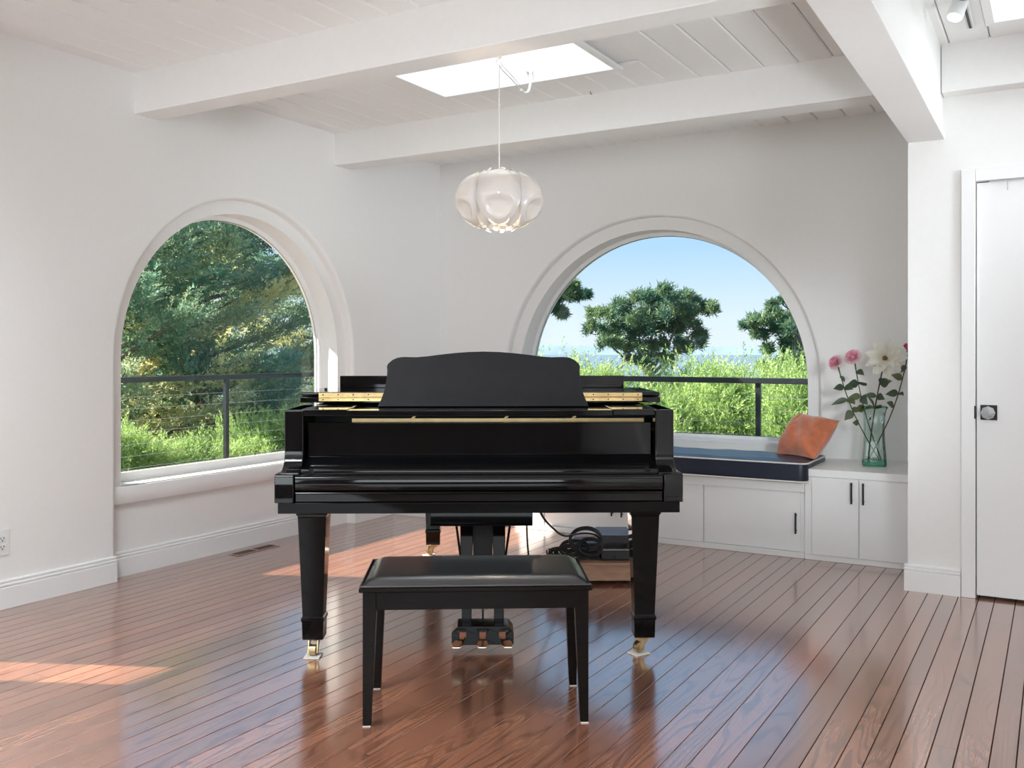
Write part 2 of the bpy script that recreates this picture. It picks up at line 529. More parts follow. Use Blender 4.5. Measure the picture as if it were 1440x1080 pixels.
# back wall
BC, BR0, BS, BR1 = -2.525, 1.19, 1.0, 1.10
def bw(y):
    return lambda a, z: (a, y, z)
w = MB()
be = arch_loop(BC, BR0 + rr, .3, BS, BR0 + rr)
outer = [(XL - .3, 0), (XL - .3, ZC + .3), (-.55, ZC + .3), (-.55, 0), (BC + BR0 + rr, 0)] + be[::-1] + [(BC - BR0 - rr, 0)]
plate(w, outer, [], bw(YB))
prev, pd = be, 0
for k in range(1, 5):
    t = PI / 2 * k / 4
    q = BR0 + rr * (1 - math.sin(t))
    cur = arch_loop(BC, q, .3, BS, q)
    d = rr * (1 - math.cos(t))
    strip(w, prev, bw(YB + pd), cur, bw(YB + d))
    prev, pd = cur, d
strip(w, prev, bw(YB + pd), prev, bw(YR))
bi = arch_loop(BC, BR1, .605, BS, BR1)
plate(w, arch_loop(BC, BR0 + .06, 0, BS, BR0 + .06), [bi], bw(YR))
strip(w, bi + [bi[0]], bw(YR), bi + [bi[0]], bw(6.535))
plate(w, [(XL - .3, -.3), (XL - .3, ZC + .3), (-.4, ZC + .3), (-.4, -.3)], [bi], bw(6.55))
w.build('wall_back', M['wall'], smooth=True, kind='structure')

# wall with the door, and the side of the alcove
DX0, DX1, DZ = -.348, .465, 2.062
w = MB()
plate(w, [(-.66, 0), (-.66, ZC + .3), (XE + .1, ZC + .3), (XE + .1, 0), (DX1, 0), (DX1, DZ), (DX0, DZ), (DX0, 0)], [], bw(YD))
w.add([(-.66, YD, 0), (-.66, YB + .1, 0), (-.66, YB + .1, ZC + .3), (-.66, YD, ZC + .3)], [(0, 1, 2, 3)])
w.box(DX0 - .05, DX1 + .05, YD + .13, YD + .16, 0, DZ + .05)
for a, b in ((DX0 - .02, DX0), (DX1, DX1 + .02)):
    w.box(a, b, YD + .001, YD + .14, 0, DZ)
w.box(DX0 - .02, DX1 + .02, YD + .001, YD + .14, DZ, DZ + .02)
w.box(-.64, XE + .1, YD + .17, YD + .30, 0, ZC + .3)
w.build('wall_right', M['wall'], kind='structure')

w = MB()
plate(w, [(YN - .1, 0), (YN - .1, ZC + .3), (YD + .3, ZC + .3), (YD + .3, 0)], [[(SIDE[0], SIDE[2]), (SIDE[1], SIDE[2]), (SIDE[1], SIDE[3]), (SIDE[0], SIDE[3])]], lambda a, z: (XE, a, z))
lp = [(SIDE[0], SIDE[2]), (SIDE[1], SIDE[2]), (SIDE[1], SIDE[3]), (SIDE[0], SIDE[3]), (SIDE[0], SIDE[2])]
strip(w, lp, lambda a, z: (XE, a, z), lp, lambda a, z: (XE + .06, a, z))
w.box(XE + .07, XE + .12, YN - .1, YD + .3, 0, ZC + .3)
w.build('wall_side', M['wall'], kind='structure')
w = MB()
plate(w, [(XL - .3, 0), (XL - .3, ZC + .3), (XE + .1, ZC + .3), (XE + .1, 0)],
      [[(a, z0), (b, z0), (b, z1), (a, z1)] for a, b, z0, z1 in REAR], bw(YN))
for a, b, z0, z1 in REAR:
    lp = [(a, z0), (b, z0), (b, z1), (a, z1), (a, z0)]
    strip(w, lp, bw(YN), lp, bw(YN - .15))
    w.box(a, b, YN - .19, YN - .16, z0, z1)
w.build('wall_rear', M['rear'], kind='structure')

# ceiling: boards under a solid roof, both cut out for the skylights
ceil = MB()
plate(ceil, [(XL - .3, YN - .2), (XE + .2, YN - .2), (XE + .2, YB + .4), (XL - .3, YB + .4)],
      [[(a, c), (b, c), (b, d), (a, d)] for a, b, c, d in SKYLIGHTS], lambda a, b: (a, b, ZC + .02))
plate(ceil, [(XL - .3, YN - .2), (XE + .2, YN - .2), (XE + .2, YB + .4), (XL - .3, YB + .4)],
      [[(a, c), (b, c), (b, d), (a, d)] for a, b, c, d in SKYLIGHTS], lambda a, b: (a, b, ZC + .25))
ceil = ceil.build('ceiling', M['ceil'], kind='structure')

def board_prof(a, b, ch, top, bot):
    return [(a, top), (b, top), (b, bot + ch), (b - ch, bot), (a + ch, bot), (a, bot + ch)]
sp = .178
x = -1.526 - sp * 16
while x < XE:
    a, b = max(x, XL - .01) + .002, min(x + sp, XE) - .002
    if b - a > .02:
        cuts = [(YN, YB + .02)]
        for (sa, sb, sc_, sd) in SKYLIGHTS:
            if a < sb and b > sa:
                new = []
                for (p, q) in cuts:
                    if q <= sc_ or p >= sd: new.append((p, q)); continue
                    if p < sc_: new.append((p, sc_))
                    if q > sd: new.append((sd, q))
                cuts = new
        for (p, q) in cuts:
            MB().prism(board_prof(a, b, .007, ZC + .018, ZC), p, q, 'y').build('ceiling_board', M['ceil'], ceil)
    x += sp
# narrow fillers where a skylight edge cuts a board lengthwise are covered by the skylight trim

# beams
def beam(name, *b):
    return MB().box(*b).build(name, M['ceil'], kind='structure', bevel=.006)
beam('ceiling_beam', XL - .02, -.655, 4.985, 5.178, 2.512, ZC + .01)
beam('ceiling_beam', XL - .02, -.655, 3.355, 3.515, 2.512, ZC + .01)
beam('ceiling_beam', XL - .02, -.655, 1.70, 1.87, 2.512, ZC + .01)
beam('ceiling_beam', -.495, XE, 5.06, YD + .01, 2.50, ZC + .01)
beam('ceiling_beam', -.495, XE, 3.355, 3.515, 2.512, ZC + .01)
g = MB().box(-.66, -.497, YN, YD + .02, 2.315, ZC + .01)
g = g.build('ceiling_beam', M['ceil'], kind='structure', bevel=.004)
MB().box(-.662, -.487, YN, YD + .02, 2.290, 2.318).build('beam_casing', M['ceil'], g, bevel=.003)

# skylights: shaft, trim and glazing
for k, (x0, x1, y0, y1) in enumerate(SKYLIGHTS):
    root = bpy.data.objects.new('window_%d' % (k + 4), None); C.objects.link(root)
    root.location = ((x0 + x1) / 2, (y0 + y1) / 2, ZC); root['kind'] = 'structure'
    hx, hy = (x1 - x0) / 2, (y1 - y0) / 2
    m = MB()
    qx, qy = hx - .003, hy - .003
    lp = [(-qx, -qy), (qx, -qy), (qx, qy), (-qx, qy), (-qx, -qy)]
    strip(m, lp, lambda a, b: (a, b, -.004), lp, lambda a, b: (a, b, .52))
    m.build('shaft', M['trim'], root)
    t = MB()
    tw = .034
    t.box(-hx - tw, hx + tw, -hy - tw, -hy + .004, -.014, .002); t.box(-hx - tw, hx + tw, hy - .004, hy + tw, -.014, .002)
    t.box(-hx - tw, -hx + .004, -hy + .004, hy - .004, -.014, .002); t.box(hx - .004, hx + tw, -hy + .004, hy - .004, -.014, .002)
    t.build('frame', M['trim'], root, bevel=.003)
    MB().box(-hx - .03, hx + .03, -hy - .03, hy + .03, .52, .53).build('pane', M['trim'], root)

# floor: one sub-floor, boards on it
fl = MB().box(XL - .3, XE + .2, YN - .2, YB + .4, -.12, -.021).build('floor', M['dark'], kind='structure')
rng = random.Random(5)
rest = MB()
x = XR
nboard = 0
while x < XE:
    wd = rng.choice((.070, .070, .090, .090, .108))
    x1 = min(x + wd, XE)
    y = YN - rng.random() * 1.5
    yend = YB + .05
    while y < yend:
        ln = rng.uniform(1.5, 3.4)
        y1 = min(y + ln, yend)
        if yend - y1 < .5: y1 = yend
        ya, yb = max(y, YN), y1
        if yb > ya + .02:
            prof = [(x + .0014, -.020), (x1 - .0014, -.020), (x1 - .0014, -.0012), (x1 - .0022, 0), (x + .0022, 0), (x + .0014, -.0012)]
            vis = any(in_frame(xx, ya + (yb - ya) * t, 0) for xx in (x, x1) for t in (0, .15, .3, .45, .6, .75, .9, 1))
            # boards wholly under the window seat are not seen
            if ya > 5.7 and x > XR + .1: vis = False
            if vis and nboard < 300:
                MB().prism(prof, ya + .0005, yb - .0005, 'y').build('floorboard', M['oak'], fl)
                nboard += 1
            else:
                rest.prism(prof, ya + .0005, yb - .0005, 'y')
        y = y1
    x = x1
rest.build('floorboards', M['oak'], fl, kind='stuff')
print('floorboards', nboard)

# baseboards: flat board with two grooves under a rounded top
def bb_prof(h=.135, t=.018):
    return [(0, 0), (t, 0), (t, h - .037), (t - .004, h - .034), (t - .004, h - .031), (t, h - .028), (t, h - .020), (t - .005, h - .016),
            (t - .005, h - .013), (t - .002, h - .010), (t - .003, h - .003), (t - .008, h), (0, h)]
b = MB()
pr = [(XL + u, z) for u, z in bb_prof()]
b.prism(pr, YN, LC - LR0 - .004, 'y'); b.prism(pr, LC + LR0 + .004, YB - .001, 'y')
b.prism([(XR + u, z) for u, z in bb_prof()], LC - LR0 + .001, LC + LR0 - .001, 'y')
b.build('baseboard_left', M['trim'], kind='structure', smooth=True)
b = MB()
b.prism([(YD - u, z) for u, z in bb_prof()], -.676, -.415, 'x')
b.prism([(YD - u, z) for u, z in bb_prof()], DX1 + .066, XE, 'x')
b.build('baseboard_right', M['trim'], kind='structure', smooth=True)

# door
dr = bpy.data.objects.new('door_1', None); C.objects.link(dr); dr['kind'] = 'structure'
dr.location = (DX0, YD, 0)
W = DX1 - DX0
MB().box(.004, W - .004, .006, .042, .014, DZ - .005).build('slab', M['trim'], dr, bevel=.002)
c_ = MB()
c_.box(-.064, -.001, -.018, .001, 0, DZ + .062); c_.box(W + .001, W + .064, -.018, .001, 0, DZ + .062)
c_.box(-.001, W + .001, -.018, .001, DZ + .001, DZ + .062)
c_.build('casing', M['trim'], dr, bevel=.003)
kx, kz = .058, .921
knob = MB().box(kx - .037, kx + .037, -.002, .008, kz - .037, kz + .037).build('knob_rosette', M['handle'], dr, bevel=.002)
k_ = MB().lathe([(.012, -.002), (.012, -.022), (.030, -.024), (.033, -.034), (.028, -.046), (.016, -.054), (.006, -.056)], 8, (kx - .002, 0, kz), 'y')
k_.build('crystal_knob', M['crystal'], knob)
lt = MB()
for q in range(8):
    a_ = 2 * PI * q / 8
    lt.lathe([(.004, -.0465), (.0015, -.050)], 6, (kx - .002 + .021 * math.cos(a_), 0, kz + .021 * math.sin(a_)), 'y')
lt.build('knob_facets', M['iron'], knob)
MB().box(-.006, .001, -.019, -.006, kz - .032, kz + .032).build('strike_plate', M['handle'], dr, bevel=.002)
hk = MB().tube([(.140, -.002, DZ - .012), (.140, -.008, DZ - .016), (.140, -.008, DZ - .045), (.140, -.002, DZ - .05)], .0025, 6)
hk.box(.06, .30, -.003, .003, DZ - .006, DZ - .002)
hk.build('latch_hook', M['steel'], dr)

# ------------------------------------------------------------------ windows
def window(name, put, c, rad, spring, zb, x_in, x_out, glass_at, depth_sign):
    root = bpy.data.objects.new(name, None); C.objects.link(root); root['kind'] = 'structure'
    lo = arch_loop(c, rad, zb - .05, spring, rad)
    li_ = arch_loop(c, rad - .028, zb, spring, rad - .028)
    fr_ = MB()
    plate(fr_, lo, [li_], put(x_in))
    strip(fr_, li_ + [li_[0]], put(x_in), li_ + [li_[0]], put(x_out))
    plate(fr_, lo, [li_], put(x_out))
    fr_.build('frame', M['frame'], root, smooth=True)
    gasket_o = arch_loop(c, rad - .0275, zb + .0005, spring, rad - .0275)
    gasket_i = arch_loop(c, rad - .031, zb + .003, spring, rad - .031)
    gk = MB(); plate(gk, gasket_o, [gasket_i], put(glass_at - .004 * depth_sign)); gk.build('gasket', M['iron'], root)
    p_ = MB(); plate(p_, li_, [], put(glass_at)); p_.build('pane', M['pane'], root)
    return root
w1 = window('window_1', lw, LC, LR1, LS, .540, -4.545, -4.59, -4.57, -1)
s_ = MB()
s_.box(-4.545, -4.372, LC - LR1, LC + LR1, .470, .490)
s_.prism([(-4.40, .395), (-4.372, .395), (-4.368, .400), (-4.362, .484), (-4.368, .490), (-4.40, .490)], LC - LR0 + .002, LC + LR0 - .002, 'y')
s_.build('sill', M['trim'], w1, smooth=True)
w2 = window('window_2', bw, BC, BR1, BS, .628, 6.50, 6.545, 6.525, 1)
s_ = MB(); s_.box(BC - BR1, BC + BR1, YR - .004, 6.50, .590, .606); s_.build('sill', M['trim'], w2, bevel=.003)
w3 = bpy.data.objects.new('window_3', None); C.objects.link(w3); w3['kind'] = 'structure'
p_ = MB().box(-4.575, -4.57, SLOT[0], SLOT[1], SLOT[2], SLOT[3]); p_.build('pane', M['pane'], w3)
for k in range(len(SKYLIGHTS)): pass

# ------------------------------------------------------------------ outlet, floor register
t = thing('wall_outlet', 'white duplex outlet on the left wall by the edge of the photo', 'outlet', (XL, 2.615, .313))
MB().prism([(-.037, -.062), (.037, -.062), (.037, .062), (-.037, .062)], 0, .006, 'x').build('cover_plate', M['outlet'], t, bevel=.002)
for dz in (-.020, .020):
    s2 = MB().prism([(-.017, dz - .014), (.017, dz - .014), (.017, dz + .014), (-.017, dz + .014)], .0055, .0085, 'x').build('socket', M['outlet'], t, bevel=.003)
    sl = MB()
    sl.box(.0083, .0090, -.009, -.006, dz - .003, dz + .007); sl.box(.0083, .0090, .006, .009, dz - .003, dz + .007)
    sl.box(.0083, .0090, -.003, .003, dz - .011, dz - .006)
    sl.build('slots', M['dark'], s2)

t = thing('floor_register', 'bronze slotted vent set in the floor below the left arched window', 'vent', (-4.262, 4.17, 0))
f_ = MB()
f_.box(-.042, -.034, -.17, .17, -.001, .004); f_.box(.034, .042, -.17, .17, -.001, .004)
f_.box(-.034, .034, -.17, -.160, -.001, .004); f_.box(-.034, .034, .160, .17, -.001, .004); f_.box(-.034, .034, -.008, .008, -.001, .004)
f_.build('frame', M['oak'], t)
MB().box(-.034, .034, -.16, .16, .0003, .0012).build('backing', M['dark'], t)
for q in range(9):
    MB().box(-.0325 + q * .0075, -.0285 + q * .0075, -.16, .16, .0012, .0032).build('slat', M['vent'], t)

# ------------------------------------------------------------------ window seat and cupboard
YC = 5.63
SX0, SX1, CX1 = XL + .001, -1.285, -.663
seat = thing('window_seat', 'white built-in window seat with sliding panels below the right arched window', 'bench', ((SX0 + SX1) / 2, YC, 0))
def loc(o, x): return x - o.location.x
b = MB()
b.box(loc(seat, SX0), loc(seat, SX1), .03, YR - YC - .005, .03, .42)
b.build('body', M['trim'], seat)
MB().box(loc(seat, SX0), loc(seat, SX1), 0, YR - YC - .002, .390, .448).build('seat_top', M['trim'], seat, bevel=.003)
edges = [-4.15, -3.035, -2.474, -1.905, -1.312]
for i, (a, c) in enumerate(zip(edges[:-1], edges[1:])):
    p = MB().box(loc(seat, a) + .0015, loc(seat, c) - .0015, .010 + .008 * (i % 2), .030, .036, .388).build('sliding_panel', M['trim'], seat, bevel=.002)
    hx = {1: -2.522, 2: -2.449, 3: -1.336}.get(i)
    if hx is not None:
        zz = .205
        h = MB()
        yy = .010 + .008 * (i % 2)
        h.box(loc(seat, hx) - .005, loc(seat, hx) + .005, yy - .030, yy - .020, zz - .062, zz + .062)
        for dz in (-.045, .045): h.lathe([(.004, yy - .021), (.004, yy + .001)], 8, (loc(seat, hx), 0, zz + dz), 'y')
        h.build('handle', M['handle'], p, bevel=.0015)
MB().box(loc(seat, SX0) , loc(seat, SX1) , -.003, .03, 0, .034).build('toe_trim', M['trim'], seat, bevel=.003)

cup = thing('side_cupboard', 'white two-door cupboard at the right end of the window seat, under the vase', 'cabinet', ((SX1 + CX1) / 2, YC, 0))
x0, x1 = loc(cup, SX1 + .001), loc(cup, CX1)
MB().box(x0, x1, .004, YB - YC - .002, .03, .487).build('body', M['trim'], cup, bevel=.002)
MB().box(x0, x1, 0, YB - YC - .002, .488, .532).build('worktop', M['trim'], cup, bevel=.004)
for (a, c, hx) in ((-1.242, -.979, -1.015), (-.976, -.664, -.951)):
    d = MB().box(loc(cup, a) + .001, loc(cup, c) - .001, -.012, .004, .036, .484).build('door', M['trim'], cup, bevel=.0015)
    h = MB()
    h.box(loc(cup, hx) - .005, loc(cup, hx) + .005, -.044, -.034, .349, .472)
    for z in (.366, .455): h.lathe([(.004, -.036), (.004, -.011)], 8, (loc(cup, hx), 0, z), 'y')
    h.build('handle', M['handle'], d, bevel=.0015)
MB().box(x0, x1, -.003, .03, 0, .034).build('toe_trim', M['trim'], cup, bevel=.003)

# seat cushion
def cushion():
    cx0, cx1, y0, y1, z0, z1 = SX0 + .03, -1.262, 5.585, 6.13, .450, .566
    o = thing('seat_cushion', 'long navy box cushion with cream piping on the window seat', 'cushion', ((cx0 + cx1) / 2, (y0 + y1) / 2, z0))
    hx, hy, h = (cx1 - cx0) / 2, (y1 - y0) / 2, z1 - z0
    def loop(inset, rad, n=7):
        pts = []
        for sx_, sy_, a0 in ((1, -1, -PI / 2), (1, 1, 0), (-1, 1, PI / 2), (-1, -1, PI)):
            for k in range(n):
                a = a0 + PI / 2 * k / (n - 1)
                pts.append((sx_ * (hx - rad) + (rad - inset) * math.cos(a), sy_ * (hy - rad) + (rad - inset) * math.sin(a)))
        return pts
    m = MB()
    levels = [(.012, 0), (.003, .004), (.0, .02), (.0, h - .02), (.003, h - .004), (.012, h)]
    vs, fs = [], []
    n = len(loop(0, .05))
    for ins, z in levels:
        vs += [(p[0], p[1], z) for p in loop(ins, .05)]
    for k in range(len(levels) - 1):
        for i in range(n):
            fs.append((k * n + i, k * n + (i + 1) % n, (k + 1) * n + (i + 1) % n, (k + 1) * n + i))
    fs.append(tuple(reversed(range(n))))
    m.add(vs, fs)
    # soft top with gentle creases
    rg = random.Random(3)
    ph = [rg.uniform(0, 6) for _ in range(6)]
    def top(u, v):
        X, Y = -hx + .014 + u * (2 * hx - .028), -hy + .014 + v * (2 * hy - .028)
        e = min(u, 1 - u, v * 2 * hy / (2 * hx), (1 - v) * 2 * hy / (2 * hx)) * 2 * hx
        puff = .012 * min(1, e / .08)
        wr = .0035 * math.sin(X * 21 + Y * 30 + ph[0]) * math.sin(X * 9 - Y * 17 + ph[1]) * min(1, e / .05)
        # keep corners rounded
        cxr, cyr = hx - .05, hy - .05
        dx, dy = max(0, abs(X) - cxr), max(0, abs(Y) - cyr)
        rad = math.hypot(dx, dy)
        if rad > .038:
            X = math.copysign(cxr + dx * .038 / rad, X) if dx else X
            Y = math.copysign(cyr + dy * .038 / rad, Y) if dy else Y
        return (X, Y, h + puff + wr - .001)
    m.grid(top, 90, 20)
    m.build('cover', M['navy'], o, smooth=True)
    for z, nm in ((h - .003, 'piping'), (.006, 'piping')):
        pl = [(p[0], p[1], z) for p in loop(.001, .05)]
        pl.append(pl[0])
        MB().tube(pl, .0048, 6).build(nm, M['piping'], o, smooth=True)
cushion()

# orange pillow, leaning back on its lower edge
def pillow():
    BL, BR, TR, TL = Vector((-1.536, 5.968, .575)), Vector((-1.262, 5.767, .578)), Vector((-1.158, 5.98, .795)), Vector((-1.432, 6.150, .815))
    ctr = (BL + BR + TR + TL) / 4
    o = thing('throw_pillow', 'rust orange velvet throw pillow leaning on the navy seat cushion', 'pillow', (ctr.x, ctr.y, .575))
    base = Vector(o.location)
    nrm = (BR - BL).cross(TL - BL).normalized()
    rg = random.Random(8)
    def surf(side):
        def fn(u, v):
            # edges drawn in between the pointed corners
            uu, vv = u * 2 - 1, v * 2 - 1
            pin = .055
            u2 = .5 + .5 * uu * (1 - pin * (1 - vv * vv) * 1.3)
            v2 = .5 + .5 * vv * (1 - pin * (1 - uu * uu) * 1.3)
            p = BL * (1 - u2) * (1 - v2) + BR * u2 * (1 - v2) + TR * u2 * v2 + TL * (1 - u2) * v2
            a = max(0, (1 - uu ** 4)) * max(0, (1 - vv ** 4))
            th = .078 * a ** .55
            th += .006 * math.sin(uu * 9 + vv * 5) * a + .012 * math.exp(-((uu + .45) ** 2 * 30 + (vv - .75) ** 2 * 22)) * side
            # slumped fold near the upper left corner
            th *= 1 + .25 * math.exp(-((uu + .6) ** 2 * 6 + (vv + .2) ** 2 * 3))
            th -= .024 * math.exp(-((uu - vv * .3 + .62) ** 2 * 160)) * max(0, vv) * a
            return tuple(p + nrm * th * side - base + Vector((0, 0, .012 * a)))
        return fn
    m = MB()
    m.grid(surf(1), 32, 32); m.grid(surf(-1), 32, 32)
    m.build('cover', M['velvet'], o, smooth=True)
    edge = []
    for k in range(4):
        for q in range(12):
            t_ = q / 12
            u, v = ((t_, 0), (1, t_), (1 - t_, 1), (0, 1 - t_))[k]
            edge.append(surf(1)(u, v))
    edge.append(edge[0])
    MB().tube(edge, .0035, 6).build('seam', M['velvet'], o, smooth=True)
pillow()

# ------------------------------------------------------------------ vase and flowers
VX, VY, VZ = -.955, 5.985, .532
va = thing('glass_vase', 'tall square pale green glass vase on the white cupboard', 'vase', (VX, VY, VZ), R(12))
def sq(h, rad=.012, n=4):
    pts = []
    for k, (sx_, sy_) in enumerate(((1, -1), (1, 1), (-1, 1), (-1, -1))):
        a0 = -PI / 2 + k * PI / 2
        for q in range(n):
            a = a0 + PI / 2 * q / (n - 1)
            pts.append((sx_ * (h - rad) + rad * math.cos(a), sy_ * (h - rad) + rad * math.sin(a)))
    return pts
def vase_wall(prof):
    vs, fs = [], []
    n = 16
    for h, z in prof:
        vs += [(x_, y_, z) for x_, y_ in sq(h, .2 * h)]
    for k in range(len(prof) - 1):
        for i in range(n):
            fs.append((k * n + i, k * n + (i + 1) % n, (k + 1) * n + (i + 1) % n, (k + 1) * n + i))
    return MB().add(vs, fs), n
outerp = [(.066, .0), (.068, .02), (.066, .06), (.061, .12), (.057, .18), (.057, .25), (.060, .30), (.066, .335), (.072, .350), (.073, .356)]
m, n = vase_wall(outerp); m.build('body', M['vase'], va, smooth=True)
m, n = vase_wall([(h - .006, z) for h, z in outerp[1:]]); m.build('inner_wall', M['vase'], va, smooth=True)
m, n = vase_wall([(.064, .001), (.0655, .02), (.064, .034)]); m.f.append(tuple(range(32, 48))); m.f.append(tuple(range(16)))
m.build('base', M['vasebase'], va, smooth=True)
m = MB(); pl = [(x_, y_, .356) for x_, y_ in sq(.071, .014)]; pl.append(pl[0]); m.tube(pl, .004, 6); m.build('rim', M['vasebase'], va, smooth=True)

frng = random.Random(21)
def leaf(parent, p, d, ln, wd, tintv, roll=0.0):
    d = Vector(d).normalized()
    side = d.cross(Vector((frng.uniform(-.2, .8), -.85, frng.uniform(0, .7)))).normalized()
    side = (Matrix.Rotation(roll, 3, d) @ side)
    nm = side.cross(d)
    vs, ti = [], []
    nn = 6
    for i in range(nn + 1):
        t_ = i / nn
        w_ = wd * math.sin(PI * t_ ** .8) * (1 - .25 * t_)
        c_ = Vector(p) + d * ln * t_ - Vector((0, 0, 1)) * ln * .25 * t_ * t_
        for s in (-1, 0, 1):
            vs.append(tuple(c_ + side * w_ * s + nm * (abs(s) * w_ * .25)))
            ti.append(tintv + .1 * t_)
    fs = []
    for i in range(nn):
        for s in range(2):
            a = i * 3 + s
            fs.append((a, a + 1, a + 4, a + 3))
    MB().add(vs, fs).build('leaf', M['flowerleaf'], parent, smooth=True, tint=ti)

def stem_curve(a, b, bend, n=9):
    a, b = Vector(a), Vector(b)
    return [a.lerp(b, i / (n - 1)) + Vector(bend) * math.sin(PI * i / (n - 1)) for i in range(n)]

def petal(fn_len, fn_w, cup, curl, mat, parent, M3, tints, name='petal', n=5):
    vs, ti = [], []
    for i in range(n + 1):
        t_ = i / n
        w_ = fn_w(t_)
        r_ = fn_len * t_
        z_ = cup * t_ - curl * t_ ** 3
        for s in (-1, -.5, 0, .5, 1):
            vs.append(tuple(M3 @ Vector((r_, w_ * s, z_ + abs(s) ** 2 * w_ * .35))))
            ti.append(tints[0] + (tints[1] - tints[0]) * t_ ** 2)
    fs = []
    for i in range(n):
        for s in range(4):
            a = i * 5 + s
            fs.append((a, a + 1, a + 6, a + 5))
    return MB().add(vs, fs).build(name, mat, parent, smooth=True, tint=ti)

def rose(label, head, foot, bend, facing, scale, kind='rose'):
    o = thing('rose', label, 'flower', foot)
    h = Vector(head) - Vector(foot)
    pts = stem_curve((0, 0, 0), h, bend)
    MB().tube(pts, [.0034] * 6 + [.003, .0035, .006], 7).build('stem', M['stem'], o, smooth=True)
    f = Vector(facing).normalized()
    rot = f.to_track_quat('Z', 'Y').to_matrix().to_4x4()
    bl = MB().lathe([(.002, -.012), (.010, -.006), (.012, .002), (.006, .010)], 10).build('bloom', M['stem'], o, smooth=True)
    bl.matrix_local = Matrix.Translation(h) @ rot
    heart = [(.001, .0), (.011, .004), (.014, .014), (.012, .026), (.007, .033), (.002, .034)]
    MB().lathe([(a_ * scale, b_ * scale) for a_, b_ in heart], 12).build('heart', M['rose'], bl, smooth=True, tint=[.35 + .1 * (q // 12) for q in range(72)])
    for layer, (cnt, ln, wd, cup, curl, tl) in enumerate(((3, .018, .012, .034, .0, (.9, 1.0)), (5, .027, .017, .034, .004, (.45, .95)),
                                                           (6, .031, .021, .036, .012, (.0, .55)), (7, .037, .025, .026, .014, (.0, .45)))):
        for i in range(cnt):
            a = 2 * PI * (i + .5 * layer) / cnt + frng.uniform(-.15, .15)
            M3 = Matrix.Rotation(a, 4, 'Z') @ Matrix.Translation((.003 + .002 * layer, 0, .002 * (3 - layer)))
            s_ = scale * frng.uniform(.92, 1.08)
            petal(ln * s_, lambda t_, w_=wd * s_: w_ * (math.sin(PI * min(1, .12 + .68 * t_)) ** .7 if t_ < .98 else .55), cup * s_, curl * s_, M['rose'], bl, M3, tl)
    return o, h, pts
vb = (VX, VY, VZ + .038)
def foot(dx, dy): return (VX + dx, VY + dy, VZ + .037)
o, h, pts = rose('pink-edged rose at the far left of the bouquet', (-1.140, 5.835, 1.150), foot(.030, .0), (-.03, 0, .0), (-.45, -.75, .35), 1.0)
for t_, dd, ln, wd, tn in ((7, (.5, -.5, -.5), .05, .016, .1), (6, (-.5, -.5, .1), .075, .026, .1), (6, (.7, -.4, .1), .07, .026, .05), (5, (-.9, -.2, -.1), .10, .022, .05), (5, (.6, -.6, -.1), .07, .028, .5), (4, (-.6, -.6, -.5), .07, .030, .25), (4, (.5, -.5, .5), .08, .022, .6), (3, (-.3, -.7, .3), .07, .022, .55)):
    leaf(o, pts[t_], dd, ln, wd, tn)
o, h, pts = rose('pink-edged rose just left of the white bloom, higher than the leftmost rose', (-1.050, 5.875, 1.180), foot(.036, .026), (-.02, 0, .0), (-.2, -.8, .45), 1.08)
for t_, dd, ln, wd, tn in ((7, (.7, -.5, -.1), .065, .026, .05), (6, (.6, -.6, .3), .085, .034, .05), (6, (-.6, -.6, .1), .085, .030, .05), (5, (-.7, -.5, .1), .09, .024, .5), (5, (.5, -.6, -.3), .08, .03, .1), (4, (.6, -.5, .3), .09, .026, .55), (4, (-.5, -.7, .2), .08, .028, .6), (3, (.3, -.7, .4), .09, .026, .4)):
    leaf(o, pts[t_], dd, ln, wd, tn)

o = thing('white_flower', 'large open cream-white flower with brown centre in the vase', 'flower', foot(-.035, .01))
h = Vector((-.885, 5.935, 1.180)) - Vector(o.location)
pts = stem_curve((0, 0, 0), h, (-.01, 0, 0)); MB().tube(pts, [.004] * 8 + [.006], 7).build('stem', M['stem2'], o, smooth=True)
bl = MB()
for i in range(36):
    a, r_ = i * 2.4, .0024 * math.sqrt(i)
    bl.lathe([(.0022, 0), (.0026, .012), (.001, .016)], 5, (r_ * math.cos(a), r_ * math.sin(a), .004 - r_ * .25))
bl = bl.build('bloom', M['centre'], o, smooth=True)
bl.matrix_local = Matrix.Translation(h) @ Vector((.15, -.93, .25)).to_track_quat('Z', 'Y').to_matrix().to_4x4()
for layer, (cnt, ln, wd, cup, curl) in enumerate(((7, .068, .024, .030, .006), (8, .096, .029, .026, .012), (9, .116, .031, .012, .020))):
    for i in range(cnt):
        a = 2 * PI * (i + .5 * layer) / cnt + frng.uniform(-.12, .12)
        M3 = Matrix.Rotation(a, 4, 'Z') @ Matrix.Translation((.009, 0, .004 - .003 * layer))
        s_ = frng.uniform(.9, 1.08)
        petal(ln * s_, lambda t_, w_=wd: w_ * (.25 + .75 * math.sin(PI * min(1, t_ * .8 + .1))) * (1 - t_ ** 4 * .85), cup, curl, M['whitepetal'], bl, M3, (.2, .9), n=6)
for t_, dd, ln, wd, tn, rl in ((7, (-.75, -.5, .75), .12, .030, .0, .9), (6, (.6, -.6, .35), .10, .036, .05, .5), (6, (.9, -.3, .5), .09, .028, .75, .2), (5, (.5, -.7, .1), .10, .026, .15, .3),
                          (4, (-.25, -.6, .9), .13, .030, .55, 1.2), (5, (-.8, -.4, .3), .09, .02, .05, .3), (4, (.4, -.6, .5), .10, .028, .6, .8)):
    leaf(o, pts[t_], dd, ln, wd, tn, rl)
o = thing('rosebud', 'small deep pink bud at the right of the bouquet, half behind the wall corner', 'flower', foot(-.028, -.025))
h = Vector((-.765, 6.02, 1.225)) - Vector(o.location)
